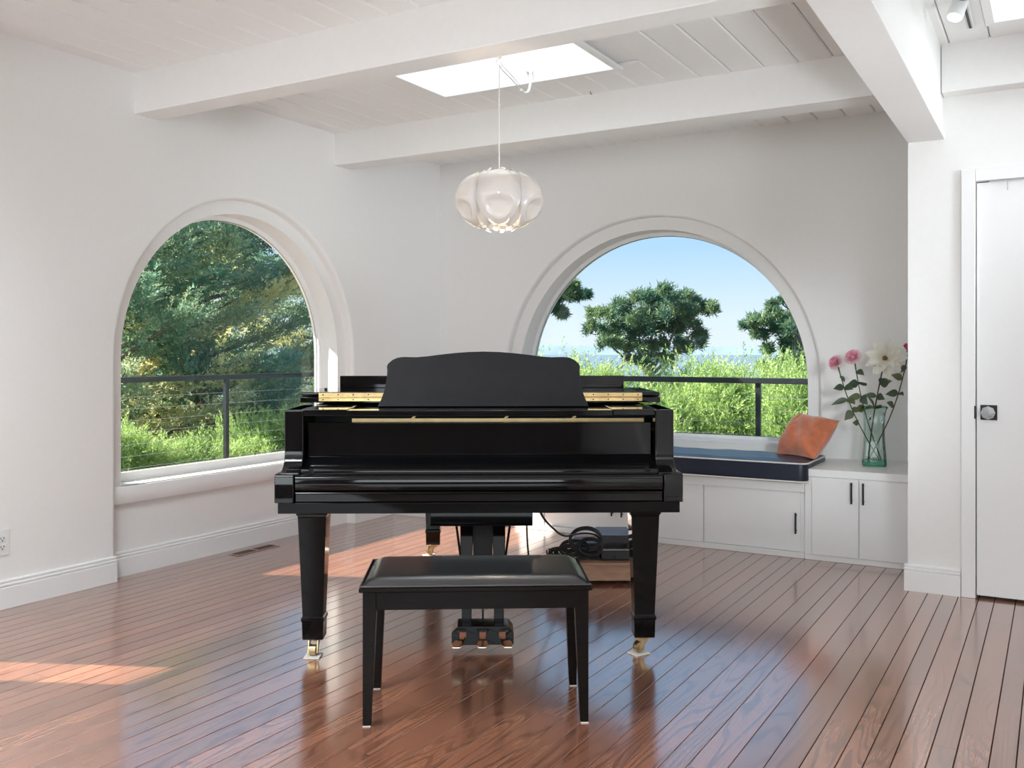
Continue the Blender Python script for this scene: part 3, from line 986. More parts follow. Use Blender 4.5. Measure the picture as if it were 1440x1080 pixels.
pts = stem_curve((0, 0, 0), h, (.03, 0, -.01)); MB().tube(pts, [.0035] * 9, 7).build('stem', M['stem2'], o, smooth=True)
bl = MB().lathe([(.003, -.014), (.011, -.006), (.013, .002), (.008, .008)], 10).build('bloom', M['stem'], o, smooth=True)
bl.matrix_local = Matrix.Translation(h) @ Vector((.1, -.4, .9)).to_track_quat('Z', 'Y').to_matrix().to_4x4()
for layer, (cnt, ln, wd, cup) in enumerate(((3, .012, .012, .040), (5, .020, .017, .040), (5, .028, .018, .034))):
    for i in range(cnt):
        M3 = Matrix.Rotation(2 * PI * (i + .5 * layer) / cnt, 4, 'Z') @ Matrix.Translation((.003, 0, .0))
        petal(ln, lambda t_, w_=wd: w_ * math.sin(PI * (.15 + .6 * t_)), cup, 0, M['bud'], bl, M3, (.1, .8))
for t_, dd, ln, wd, tn in ((6, (-.5, -.6, .5), .10, .026, .5), (7, (-.3, -.6, -.4), .06, .018, .1), (5, (-.7, -.6, .2), .09, .026, .2), (5, (.4, -.6, .1), .07, .02, .1), (4, (-.3, -.6, .5), .09, .026, .5)):
    leaf(o, pts[t_], dd, ln, wd, tn)

# ------------------------------------------------------------------ grand piano
PROT = YAW + R(1.2)
def camxy(X, D): return (cs * X - sn * D, sn * X + cs * D)
px_, py_ = camxy(-.1227, 3.545)
pia = thing('grand_piano', 'glossy black grand piano with its music desk raised and keyboard closed', 'piano', (px_, py_, 0), PROT)
BK = M['black']
# plan of the case: straight bass side on the left, curved treble side on the right
def case_plan(off=0.0, y_front=.13):
    key = [(.757, y_front), (.757, .50), (.755, .80), (.735, 1.00), (.66, 1.22), (.52, 1.45), (.36, 1.66), (.24, 1.84), (.17, 2.02), (.10, 2.17),
           (-.03, 2.27), (-.20, 2.305), (-.38, 2.30), (-.55, 2.25), (-.68, 2.14), (-.745, 1.98), (-.757, 1.80), (-.757, 1.0), (-.757, y_front)]
    # smooth the curved run
    P = [Vector((a, b_, 0)) for a, b_ in key]
    out = []
    for i in range(len(P) - 1):
        p0, p1, p2, p3 = P[max(i - 1, 0)], P[i], P[i + 1], P[min(i + 2, len(P) - 1)]
        straight = i in (0, len(P) - 2, len(P) - 3)
        steps = 1 if straight else 5
        for k in range(steps):
            t_ = k / steps
            q = .5 * ((2 * p1) + (-p0 + p2) * t_ + (2 * p0 - 5 * p1 + 4 * p2 - p3) * t_ ** 2 + (-p0 + 3 * p1 - 3 * p2 + p3) * t_ ** 3) if not straight else p1
            out.append(q)
    out.append(P[-1])
    if off:
        res = []
        for i, q in enumerate(out):
            a, b_ = out[max(i - 1, 0)], out[min(i + 1, len(out) - 1)]
            d = (b_ - a).normalized()
            res.append(q + Vector((d.y, -d.x, 0)) * off)
        out = res
    return [(q.x, q.y) for q in out]
po, pi_ = case_plan(0), case_plan(-.055)
m = MB()
n = len(po)
vs = [(a, b_, z) for z in (.655, .994) for a, b_ in po] + [(a, b_, z) for z in (.655, .994) for a, b_ in pi_]
fs = []
for i in range(n - 1):
    fs += [(i, i + 1, n + i + 1, n + i), (2 * n + i, 3 * n + i, 3 * n + i + 1, 2 * n + i + 1),
           (n + i, n + i + 1, 3 * n + i + 1, 3 * n + i), (i, 2 * n + i, 2 * n + i + 1, i + 1)]
fs += [(0, n, 3 * n, 2 * n), (n - 1, 3 * n - 1, 4 * n - 1, 2 * n - 1)]
m.add(vs, fs)
m.build('case_rim', BK, pia, smooth=True)
sb_in = case_plan(-.05, .36)
MB().prism(sb_in, .74, .752, 'z').build('soundboard', M['dolly'], pia)
MB().prism(case_plan(-.07, .30), .895, .905, 'z').build('iron_plate', M['gold'], pia)
MB().box(-.70, .70, .06, .36, .650, .70).build('keybed', M['satin'], pia)
# lid: rear part closed, front flap folded back on it
MB().prism(case_plan(.012, .452), 1.0035, 1.0255, 'z').build('lid', BK, pia, bevel=.008, seg=3)
flap = MB().box(-.769, .769, .455, .955, 1.0270, 1.0485).build('lid_flap', BK, pia, bevel=.009, seg=3)
MB().box(-.678, .678, .925, .952, 1.0480, 1.106).build('flap_lip', BK, flap, bevel=.003)
for sx_ in (-1, 1):
    MB().lathe([(.006, 0), (.007, .004), (.005, .008)], 10, (sx_ * .705, .70, 1.0485)).build('rubber_bump', M['rubber'], flap, smooth=True)
hg = MB(); hg.box(-.690, .690, .446, .4515, 1.0290, 1.0455)
hg2 = MB().box(-.690, .690, .446, .4515, 1.0095, 1.0245)
hinge = hg.build('piano_hinge', M['brass'], pia, bevel=.0008)
hg2.build('hinge_leaf', M['brass'], hinge, bevel=.0008)
MB().tube([(-.69, .446, 1.0268), (.69, .446, 1.0268)], .0028, 8).build('hinge_knuckle', M['brass'], hinge, smooth=True)
sc_ = MB()
for i in range(22):
    for z in (1.0375, 1.017):
        sc_.lathe([(.0028, .4462), (.0028, .4452)], 8, (-.672 + i * .064, 0, z), 'y')
sc_.build('screws', M['iron'], hinge, kind='stuff')
# arms: upright above, flaring forward into the key blocks
arm_prof = [(.092, .994), (.092, .835), (.090, .815), (.082, .797), (.066, .781), (.042, .768), (.012, .760), (.012, .740), (.14, .740), (.45, .74), (.45, .994)]
for sx_ in (-1, 1):
    a, b_ = sorted((sx_ * .684, sx_ * .757))
    MB().prism(arm_prof, a, b_, 'x').build('arm', BK, pia, bevel=.005)
    a, b_ = sorted((sx_ * .7025, sx_ * .775))
    MB().prism([(0, .648), (.13, .648), (.13, .757), (.010, .757), (.002, .752), (0, .744)], a, b_, 'x').build('key_block', BK, pia, bevel=.004)
# music shelf and desk
for sx_ in (-1, 1):
    a, b_ = sorted((sx_ * .519, sx_ * .682))
    MB().box(a, b_, .092, .42, .9715, .9965).build('side_shelf', BK, pia, bevel=.003)
MB().box(-.517, .517, .088, .40, .9700, .9930).build('music_shelf', BK, pia, bevel=.003)
half = [(146.8, 574), (142.5, 564), (139, 554.6), (136.5, 542), (135.4, 531), (135.2, 524), (136, 518.5), (134.2, 514.5), (128, 509.2), (121, 506.2), (113, 505.2), (104, 505.4), (94, 505.6),
        (80, 504.4), (62, 502.0), (42, 499.8), (22, 498.2), (0, 497.6)]
k_ = .002945
prof = [(a * k_, (574 - b_) * k_ * 1.03) for a, b_ in half]
prof = prof + [(-a, b_) for a, b_ in reversed(prof[:-1])]
dk = MB().prism(prof, -.010, .010, 'y').build('music_desk', M['desk'], pia, bevel=.003)
dk.location = (.012, .30, .9945); dk.rotation_euler = (R(-14), 0, 0)
pp = MB().tube([(.10, .36, .993), (.10, .345, 1.12)], .006, 8); pp.tube([(-.10, .36, .993), (-.10, .345, 1.12)], .006, 8)
pp.build('desk_prop', M['satin'], pia)
# fallboard and key slip
MB().box(-.676, .676, .138, .160, .814, .942).build('fallboard', BK, pia, bevel=.003)
MB().prism([(.138, .8135), (.126, .806), (.110, .792), (.090, .780), (.066, .772), (.050, .770), (.047, .766), (.047, .757), (.16, .757), (.16, .8135)], -.684, .684, 'x').build('fallboard_curve', BK, pia, smooth=True)
MB().prism([(.060, .752), (.020, .752), (.010, .748), (.005, .738), (.004, .706), (.008, .697), (.060, .697)], -.697, .697, 'x').build('fallboard_lip', BK, pia, smooth=True)
ks = MB().prism([(.060, .690), (.016, .690), (.011, .688), (.009, .6845), (.011, .681), (.016, .679), (.016, .652), (.060, .652)], -.697, .697, 'x').build('key_slip', BK, pia, smooth=True)
MB().box(-.684, .684, .05, .07, .655, .757).build('key_slip_backing', M['dark'], pia)
MB().box(-.765, .765, .012, .36, .606, .6475).build('bottom_rail', M['blackleg'], pia, bevel=.003)
for sx_ in (-.645, .645):
    MB().lathe([(.010, .040), (.011, .046), (.006, .050)], 12, (sx_, 0, .764), 'y').build('fallboard_knob', M['satin'], pia, smooth=True)
# gold strip and brackets seen through the slot over the fallboard
st = MB().box(-.52, .665, .252, .262, .936, .950).build('plate_flange', M['gold'], pia)
for x_ in (-.27, .106, .382):
    MB().prism([(x_ - .012, .950), (x_ + .002, .950), (x_ + .014, .966), (x_ + .004, .966)], .252, .260, 'y').build('bracket', M['gold'], st)
# dark inner bulkhead behind the slot
MB().box(-.684, .684, .34, .352, .905, .969).build('inner_bulkhead', M['dark'], pia)
# legs
def leg(lx, ly, turn):
    lg_ = MB().frustum([(.068, .068, .607), (.068, .068, .596), (.063, .063, .588), (.062, .062, .574), (.057, .057, .568), (.056, .056, .560),
                        (.0405, .0405, .166), (.046, .046, .158), (.046, .046, .148), (.0425, .0425, .142), (.041, .041, .072)], 0, 0)
    o = lg_.build('leg', M['blackleg'], pia, bevel=.0025, loc=(lx, ly, 0))
    c_ = MB()
    c_.lathe([(.030, .072), (.028, .066), (.016, .060)], 14)
    for s in (-1, 1):
        c_.prism([(-.028, .066), (.022, .066), (.030, .040), (.036, .018), (.026, .012), (.016, .022), (.004, .044)], s * .018 - .003, s * .018 + .003, 'y')
    ca = c_.build('caster', M['oldbrass'], o, bevel=.001)
    ca.rotation_euler = (0, 0, turn)
    wl = MB().lathe([(.016, -.0145), (.0215, -.012), (.0215, .012), (.016, .0145)], 18, (.024, 0, .0285), 'y')
    wl = wl.build('caster_wheel', M['oldbrass'], o, smooth=True); wl.rotation_euler = (0, 0, turn)
    pd_ = MB().box(-.012, .058, -.032, .032, 0, .0065).build('caster_pad', M['pad'], o, bevel=.002); pd_.rotation_euler = (0, 0, turn)
leg(-.668, .235, R(-92))
leg(.660, .235, R(-150))
leg(-.305, 2.06, R(200))
# pedal lyre
ly_ = MB().box(-.205, .212, .24, .50, .514, .606).build('lyre_block', BK, pia, bevel=.004)
for c0 in (-.057, .075):
    MB().frustum([(.020, .020, .11), (.021, .021, .30), (.026, .026, .44), (.026, .026, .514)], c0, .30).build('lyre_post', M['blackleg'], pia, bevel=.003)
MB().box(-.031, .049, .292, .308, .27, .514).build('lyre_panel', M['satin'], pia)
MB().tube([(.009, .30, .11), (.009, .30, .28)], .004, 8).build('trap_rod', M['iron'], pia)
lb = MB().prism([(-.116, .038), (.134, .038), (.134, .088), (.112, .112), (-.094, .112), (-.116, .088)], .225, .345, 'y').build('pedal_box', M['blackleg'], pia, bevel=.003)
for c0, dx in ((-.070, -.022), (.009, 0), (.088, .022)):
    vs, fs = [], []
    for t_, w_, z_ in ((0, .014, .076), (.3, .015, .078), (.6, .020, .076), (.85, .025, .072), (1, .016, .069)):
        yy = .228 - t_ * .125
        xx = c0 + dx * t_
        vs += [(xx - w_, yy, z_), (xx + w_, yy, z_), (xx + w_, yy, z_ - .008), (xx - w_, yy, z_ - .008)]
    for k in range(4):
        for i in range(4): fs.append((k * 4 + i, k * 4 + (i + 1) % 4, k * 4 + 4 + (i + 1) % 4, k * 4 + 4 + i))
    fs += [(0, 1, 2, 3), (19, 18, 17, 16)]
    MB().add(vs, fs).build('pedal', M['tip'], pia, bevel=.003)
    MB().box(c0 - .013, c0 + .013, .214, .227, .068, .092).build('pedal_felt', M['felt'], pia)
for s in (-1, 1):
    MB().tube([(.008 + s * .150, .66, .655), (.008 + s * .055, .335, .095)], .0055, 8).build('lyre_brace', M['iron'], pia, smooth=True)

# player unit cable hanging from the underside
def wpt(X, D, z):
    a, b_ = camxy(X, D); return (a, b_, z)

# ------------------------------------------------------------------ piano bench
BROT = YAW + R(2.6)
bx, by = camxy(-.117, 3.055)
bn = thing('piano_bench', 'black piano bench with a padded leather seat in front of the piano', 'bench', (bx, by, 0), BROT)
for lx in (-.347, .347):
    for lyy, fy in ((.023, 0), (.345, 1)):
        s = 1 if lx > 0 else -1
        # legs taper on their inner faces only
        def lvl(hw, z):
            return [(lx + s * .022 - s * 2 * hw, lyy - .022 if not fy else lyy + .022 - 2 * hw, z), (lx + s * .022, lyy - .022 if not fy else lyy + .022 - 2 * hw, z),
                    (lx + s * .022, lyy - .022 + 2 * hw if not fy else lyy + .022, z), (lx + s * .022 - s * 2 * hw, lyy - .022 + 2 * hw if not fy else lyy + .022, z)]
        vs = lvl(.0135, .004) + lvl(.022, .375) + lvl(.022, .440)
        fs = [(3, 2, 1, 0), (8, 9, 10, 11)] + [(k * 4 + i, k * 4 + (i + 1) % 4, k * 4 + 4 + (i + 1) % 4, k * 4 + 4 + i) for k in range(2) for i in range(4)]
        lo_ = MB().add(vs, fs).build('leg', M['bench'], bn, bevel=.0015)
        q = lvl(.0125, 0)
        xs = [p[0] for p in q]; ys = [p[1] for p in q]
        MB().box(min(xs), max(xs), min(ys), max(ys), 0, .004).build('glide', M['pad'], lo_)
for (a0, a1, b0, b1) in ((-.326, .326, .006, .024), (-.326, .326, .344, .362)):
    MB().box(a0, a1, b0, b1, .378, .440).build('apron', M['bench'], bn, bevel=.001)
for s in (-1, 1):
    a, b_ = sorted((s * .363, s * .345)); MB().box(a, b_, .045, .323, .378, .440).build('apron', M['bench'], bn, bevel=.001)
MB().box(-.380, .380, -.018, .386, .440, .4555).build('seat_board', M['bench'], bn, bevel=.004)
def cush(u, v):
    uu, vv = u * 2 - 1, v * 2 - 1
    X, Y = uu * .372, .184 + vv * .195
    ex, ey = (1 - abs(uu)) * .372, (1 - abs(vv)) * .195
    hgt = .026 * (min(1, ex / .045) ** .55) * (min(1, ey / .045) ** .55)
    return (X, Y, .4555 + hgt + .004 * (1 - uu * uu) * (1 - vv * vv))
MB().grid(cush, 46, 28).build('padded_seat', M['leather'], bn, smooth=True)
pl = [(-.374, -.012, .459), (.374, -.012, .459), (.374, .380, .459), (-.374, .380, .459), (-.374, -.012, .459)]
MB().tube([(x_ + .0, y_, z_) for x_, y_, z_ in pl], .0042, 8).build('welt', M['leather'], bn, smooth=True)

# ------------------------------------------------------------------ electronics on a low platform under the piano
def blk(name, label, cat, X, D, z, mat_, parts, grp=None):
    a, b_ = camxy(X, D)
    return thing(name, label, cat, (a, b_, z), YAW, grp)
pf = blk('low_platform', 'low plain wooden platform on the floor behind the right piano leg', 'platform', .435, 4.90, 0, None, None)
MB().box(-.235, .235, -.012, .36, .100, .116).build('top_board', M['dolly'], pf, bevel=.003)
MB().box(-.225, .225, 0, .018, .020, .100).build('front_board', M['dolly'], pf, bevel=.002)
MB().box(-.225, .225, .335, .35, .020, .100).build('rear_board', M['dolly'], pf, bevel=.002)
for s in (-1, 1):
    a, b_ = sorted((s * .225, s * .208)); MB().box(a, b_, .018, .335, .020, .100).build('side_board', M['dolly'], pf, bevel=.002)
    for yy in (.05, .30): MB().lathe([(.016, 0), (.018, .010), (.018, .020)], 12, (s * .175, yy, 0)).build('foot', M['rubber'], pf, smooth=True)
lowb = blk('control_box', 'lower of two black electronic boxes stacked on the wooden platform', 'electronics', .553, 4.935, .116, None, None)
MB().box(-.080, .080, 0, .225, .005, .070).build('housing', M['blackplastic'], lowb, bevel=.004)
MB().box(-.076, .076, -.0015, .001, .058, .0605).build('seam', M['steel'], lowb)
MB().lathe([(.007, -.003), (.006, .001)], 12, (-.012, 0, .020), 'y').build('jack', M['iron'], lowb)
for s in (-1, 1):
    for yy in (.03, .2): MB().lathe([(.008, 0), (.008, .006)], 10, (s * .06, yy, 0)).build('foot', M['rubber'], lowb)
topb = blk('audio_box', 'upper black electronic box with a smooth lid, on top of its twin', 'electronics', .548, 4.92, .186, None, None)
MB().box(-.088, .088, 0, .240, .024, .068).build('housing', M['blackplastic'], topb, bevel=.004)
MB().box(-.086, .086, .002, .238, .066, .0695).build('lid', M['alu'], topb, bevel=.002)
for s in (-1, 1):
    for yy in (.03, .2): MB().lathe([(.010, 0), (.009, .026)], 10, (s * .062, yy, 0)).build('foot', M['rubber'], topb)
amp = blk('finned_amplifier', 'dark finned amplifier beside the two boxes, under the cable coil', 'electronics', .400, 4.97, .116, None, None)
MB().box(-.062, .062, .01, .20, .0, .084).build('housing', M['blackplastic'], amp, bevel=.003)
for q in range(6): MB().box(-.064, .064, .000, .2, .010 + q * .0125, .015 + q * .0125).build('fin', M['iron'], amp)

# coils of cable
cr_ = random.Random(17)
def coil(X, D, z, rad, tilt, loops, r_):
    pts = []
    N = loops * 26
    for i in range(N + 1):
        a = 2 * PI * i / 26
        rr_ = rad * (1 + .10 * math.sin(i * .11) + .05 * math.sin(i * .37))
        u, v = rr_ * math.cos(a), rr_ * .78 * math.sin(a)
        lift = .010 * math.sin(i * .05) + .0035 * (i / 26)
        ct, st_ = math.cos(tilt), math.sin(tilt)
        p = Vector((u, v * st_ * .6 + lift * 1.4, v * ct + lift))
        wx, wy = camxy(X + p.x, D + p.y)
        pts.append((wx, wy, z + p.z))
    return pts
t = thing('cable_coil', 'loose coil of black cables heaped beside the electronic boxes', 'cable', (*camxy(.36, 4.84), .118))
off = Vector(t.location)
m = MB()
m.tube([tuple(Vector(p) - off) for p in coil(.385, 4.86, .232, .082, .35, 4, .006)], .0058, 7)
m.build('thick_cable', M['rubber'], t, smooth=True)
m = MB()
m.tube([tuple(Vector(p) - off) for p in coil(.325, 4.845, .190, .075, .9, 5, .004)], .0045, 7)
m.tube([tuple(Vector(p) - off) for p in coil(.245, 4.84, .168, .052, 1.1, 4, .004)], .0042, 7)
m.tube([tuple(Vector(p) - off) for p in coil(.345, 4.835, .165, .060, 1.25, 4, .004)], .0045, 7)
m.tube([tuple(Vector(p) - off) for p in coil(.405, 4.83, .205, .060, .7, 4, .004)], .0042, 7)
m.tube([tuple(Vector(p) - off) for p in coil(.300, 4.83, .172, .070, 1.0, 4, .004)], .0046, 7)
m.build('thin_cable', M['rubber'], t, smooth=True)
for q in range(5):
    a_ = -.02 + q * .012
    p0 = Vector(wpt(.205 + a_, 4.86, .150)) - off
    m = MB().tube([tuple(p0 + Vector((-.004, 0, -.03))), tuple(p0), tuple(p0 + Vector((-.006 + q * .002, .0, .040 + .008 * (q % 2))))], [.003, .005, .004], 7)
    m.build('plug', M['rubber'], t, smooth=True)
def wire(name, label, pts, r_):
    b0 = Vector(pts[0])
    P = [Vector(p) for p in pts]
    out = []
    for i in range(len(P) - 1):
        p0, p1, p2, p3 = P[max(i - 1, 0)], P[i], P[i + 1], P[min(i + 2, len(P) - 1)]
        for k in range(8):
            t_ = k / 8
            out.append(.5 * ((2 * p1) + (-p0 + p2) * t_ + (2 * p0 - 5 * p1 + 4 * p2 - p3) * t_ ** 2 + (-p0 + 3 * p1 - 3 * p2 + p3) * t_ ** 3))
    out.append(P[-1])
    o = MB().tube([tuple(p - b0) for p in out], r_, 7).build(name, M['rubber'], smooth=True, loc=tuple(b0))
    return tag(o, label, 'cable')
wire('hanging_cable', 'black cable sagging from the piano underside across to the cable coil',
     [wpt(.105, 4.0, .655), wpt(.125, 4.08, .52), wpt(.19, 4.35, .40), wpt(.265, 4.65, .305), wpt(.36, 4.82, .285), wpt(.43, 4.86, .27), wpt(.46, 4.9, .24)], .0052)
wire('pedal_cable', 'thin black cable hanging straight down beside the right pedal brace',
     [wpt(.062, 3.95, .655), wpt(.062, 3.95, .50), wpt(.068, 3.96, .38), wpt(.085, 3.98, .25), wpt(.11, 4.12, .18), wpt(.17, 4.45, .145), wpt(.235, 4.76, .135), wpt(.25, 4.86, .14)], .0042)

# ------------------------------------------------------------------ pendant lamp
lx, ly, lz = *camxy(-.0562, 4.10), 1.884
pend = thing('pendant_lamp', 'white plastic pendant lamp of bulging lobes hanging from a swagged cord', 'lamp', (lx, ly, lz), YAW)
RL, HL = .180, .125
def ell(theta, phi, k=1.0):
    """point on the flattened globe; theta round, phi up"""
    return Vector((RL * k * math.sin(theta) * math.cos(phi) ** .8, -RL * k * math.cos(theta) * math.cos(phi) ** .8, HL * k * math.sin(phi)))
for i in range(6):
    th0 = i * PI / 3
    # lobe: a bulging oval leaf with a pocket pressed into its lower half
    def lobe(u, v, th0=th0):
        a = u * 2 * PI
        rho = .02 + .98 * v
        du, dv = math.cos(a) * rho, math.sin(a) * rho
        ph = .0 + dv * R(62)
        bul = 1.02 + .11 * (1 - rho ** 2) + .035 * max(0, (rho - .86) / .14)
        q = (du / .62) ** 2 + ((dv + .30) / .42) ** 2
        lipv = 1 / (1 + math.exp(-(-.10 - dv - .35 * du * du) * 26))
        bul -= .17 * max(0, 1 - q) ** .6 * lipv
        return tuple(ell(th0 + du * R(30), max(-1.4, min(1.4, ph)), bul))
    MB().grid(lobe, 40, 18, True).build('lobe', M['shade'], pend, smooth=True, solid=.0016)
    def band(u, v, th0=th0 + PI / 6):
        ph = -1.25 + 2.5 * v
        wv = R(6.5) + R(4.5) * abs(math.sin(ph)) ** 1.5
        return tuple(ell(th0 + (u - .5) * 2 * wv, ph, 1.0 + .02 * math.cos(ph * 6) - .03 * (1 - abs(2 * u - 1))))
    MB().grid(band, 5, 22).build('strap', M['shade'], pend, smooth=True, solid=.0016)
for nm, sgn, zr in (('top_frill', 1, .108), ('bottom_frill', -1, -.108)):
    m = MB()
    for i in range(14):
        a = 2 * PI * i / 14
        r0, r1 = .055, .072 + .012 * (i % 2)
        c0 = Vector((math.cos(a), math.sin(a), 0)); sd = Vector((-math.sin(a), math.cos(a), 0))
        p0 = c0 * r0 + Vector((0, 0, zr - sgn * .01)); p1 = c0 * r1 + Vector((0, 0, zr + sgn * (.004 + .006 * (i % 3))))
        p2 = c0 * (r1 * .72) + Vector((0, 0, zr + sgn * (.018 + .008 * (i % 2))))
        m.add([tuple(p0 - sd * .012), tuple(p0 + sd * .012), tuple(p1 + sd * .014), tuple(p1 - sd * .010), tuple(p2 + sd * .010), tuple(p2 - sd * .004)],
              [(0, 1, 2, 3), (3, 2, 4, 5)])
    m.build(nm, M['shade'], pend, smooth=True, solid=.0014)
m = MB()
def inner(u, v):
    a = u * 2 * PI; ph = -1.2 + 2.4 * v
    return (RL * .62 * math.cos(a) * math.cos(ph) ** .8, RL * .62 * math.sin(a) * math.cos(ph) ** .8, HL * .80 * math.sin(ph))
MB().grid(inner, 24, 14, True).build('inner_diffuser', M['shade'], pend, smooth=True)
MB().lathe([(.006, .062), (.020, .050), (.022, .036), (.016, .010), (.012, -.02), (.002, -.024)], 14, (0, 0, -.0)).build('bulb', M['bulb'], pend, smooth=True)
cap = MB().lathe([(.018, .062), (.020, .095), (.012, .118), (.005, .128)], 16).build('lamp_cap', M['cord'], pend, smooth=True)
inv = Matrix.Rotation(-YAW, 4, 'Z') @ Matrix.Translation((-lx, -ly, -lz))
hook1 = Vector((lx, ly, 2.478))
hook2 = Vector((-2.544, 4.562, 2.786))
def to_l(p): return tuple(inv @ Vector(p))
MB().tube([(0, 0, .12), to_l(hook1)], .0026, 7).build('cord', M['cord'], pend, smooth=True)
lo1, lo2, lo3, lo4 = (-2.266, 3.888, 2.530), (-2.351, 4.128, 2.552), (-2.406, 4.269, 2.576), (-2.439, 4.366, 2.618)
MB().tube([to_l(p) for p in (hook1, (-2.153, 3.606, 2.486), lo1, lo2)], .0028, 7).build('swag_cord', M['cord'], pend, smooth=True)
MB().tube([to_l(p) for p in (hook1 + Vector((.004, 0, .012)), (-2.148, 3.612, 2.500), Vector(lo1) + Vector((.006, 0, .012)), Vector(lo2) + Vector((.004, 0, .010)))], .0016, 6).build('chain', M['steel'], pend, smooth=True)
MB().tube([to_l(p) for p in (lo2, (-2.380, 4.200, 2.558), lo3, (-2.425, 4.320, 2.592), lo4, (-2.479, 4.458, 2.693), (-2.52, 4.53, 2.76), hook2)], .0075, 8).build('cord_sleeve', M['cord'], pend, smooth=True)
MB().lathe([(.022, .004), (.018, -.010), (.006, -.014)], 14, to_l(hook2)).build('cord_canopy', M['cord'], pend, smooth=True)
hkm = MB()
hb = Vector(to_l(hook1))
hkm.lathe([(.010, .037), (.010, .030), (.004, .026)], 10, tuple(hb))
hkm.tube([tuple(hb + Vector((.0 + .014 * math.sin(a), 0, .012 - .014 * math.cos(a)))) for a in [R(q) for q in range(180, 461, 28)]], .0028, 7)
hkm.build('swag_hook', M['cord'], pend, smooth=True)
pl_d = bpy.data.lights.new('pendant_bulb', 'POINT'); pl_d.energy = 7; pl_d.color = (1, .80, .60); pl_d.shadow_soft_size = .03
plo = bpy.data.objects.new('pendant_bulb', pl_d); C.objects.link(plo); plo.parent = pend; plo.location = (0, 0, -.035)

# ------------------------------------------------------------------ track light
tr = thing('track_light', 'white ceiling track with one lit cylinder spotlight at the upper right', 'lamp', (-.345, 4.20, ZC))
MB().box(-.018, .018, -1.2, .61, -.020, -.0005).build('track', M['spot'], tr, bevel=.002)
MB().box(-.006, .006, -1.19, .60, -.0206, -.0196).build('track_slot', M['iron'], tr)
for s in (-1, 1): MB().tube([(s * .010, -1.19, -.0212), (s * .010, .59, -.0212)], .0016, 6).build('conductor', M['steel'], tr)
hd = MB().lathe([(.033, 0), (.034, .004), (.034, .125), (.028, .135)], 22)
hd = hd.build('spot_head', M['spot'], tr, smooth=True)
hd.location = (-.033, .205, -.086); hd.rotation_euler = (R(-22), R(14), 0)
MB().lathe([(.0285, -.0008), (.0285, .002)], 22).build('spot_lens', M['spotlens'], hd)
MB().tube([(-.010, .235, -.02), (-.018, .235, -.05), (-.028, .235, -.07)], .008, 8).build('spot_arm', M['spot'], tr, smooth=True)
tag(MB().tube([(0, 0, 0), (0, 0, -.012), (.006, 0, -.018), (.010, 0, -.012)], .0022, 6).build('ceiling_hook', M['iron'], smooth=True, loc=(-2.345, 4.93, ZC)),
    'tiny dark hook in the ceiling boards beside the skylight', 'hook')

# ------------------------------------------------------------------ outside: terrace, railings, ground, sea, far shore
MB().box(-7.3, -4.6, -4, 8.3, -.22, -.12).box(-4.6, 2.0, 6.55, 8.3, -.22, -.12).build('terrace_floor', M['deck'], kind='structure')
MB().box(-6.1, -4.605, -5, 8, 2.57, 2.80).build('roof_eave', M['trim'], kind='structure')
def railing(name, label, a, b_, posts, group):
    a, b_ = Vector(a), Vector(b_)
    L_ = (b_ - a).length
    ang = math.atan2((b_ - a).y, (b_ - a).x)
    o = thing(name, label, 'railing', (a.x, a.y, -.12), ang, group)
    MB().box(-.03, L_ + .03, -.045, .045, 1.068, 1.116).build('top_rail', M['rail'], o, bevel=.004)
    for p in posts: MB().box(p - .021, p + .021, -.021, .021, 0, 1.068).build('post', M['rail'], o, bevel=.003)
    for k in range(9):
        MB().tube([(0, 0, .10 + k * .105), (L_, 0, .10 + k * .105)], .0016, 6).build('cable', M['steel'], o)
railing('deck_railing', 'dark cable railing outside the left arched window', (-7.08, -2.5, 0), (-7.08, 8.0, 0), (.03, 2.3, 4.55, 6.80, 9.05, 10.45), 'railings')
railing('deck_railing', 'dark cable railing outside the right arched window', (-7.02, 8.02, 0), (1.5, 8.02, 0), (2.55, 4.80, 7.05, 8.45), 'railings')

def ground():
    def fn(u, v):
        a = u * 2 * PI
        r_ = 2.5 + v ** 2.2 * 900
        x_, y_ = -1 + r_ * math.cos(a), 3 + r_ * math.sin(a)
        d = max(0, r_ - 9)
        z_ = -.9 - .16 * min(d, 60) - .05 * max(0, d - 60) + .25 * math.sin(x_ * .5) * math.sin(y_ * .43)
        if r_ < 9: z_ = -.9
        return (x_, y_, z_)
    MB().grid(fn, 64, 40, True).build('ground', M['soil'], kind='structure', smooth=True)
ground()
MB().add([(-40000, -20000, -48), (40000, -20000, -48), (40000, 40000, -48), (-40000, 40000, -48)], [(0, 1, 2, 3)]).build('sea', M['sea'], kind='structure')
m = MB()
vs, fs = [], []
N = 160
for i in range(N + 1):
    a = R(20) + R(150) * i / N
    x_, y_ = 15000 * math.cos(a), 15000 * math.sin(a)
    hgt = 62 + 26 * math.sin(i * .13 + 1) + 12 * math.sin(i * .37) + 5 * math.sin(i * 1.1)
    vs += [(x_, y_, -48), (x_ * 1.02, y_ * 1.02, hgt), (x_ * 1.12, y_ * 1.12, hgt * 1.25), (x_ * 1.25, y_ * 1.25, -48)]
for i in range(N):
    for k in range(3): fs.append((i * 4 + k, i * 4 + 4 + k, i * 4 + 5 + k, i * 4 + 1 + k))
m.add(vs, fs).build('far_hills', M['hazed_hill'], kind='structure', smooth=True)

# ------------------------------------------------------------------ plants
nr = np.random.default_rng(11)
def unit(v): return v / np.maximum(1e-9, np.linalg.norm(v, axis=-1, keepdims=True))

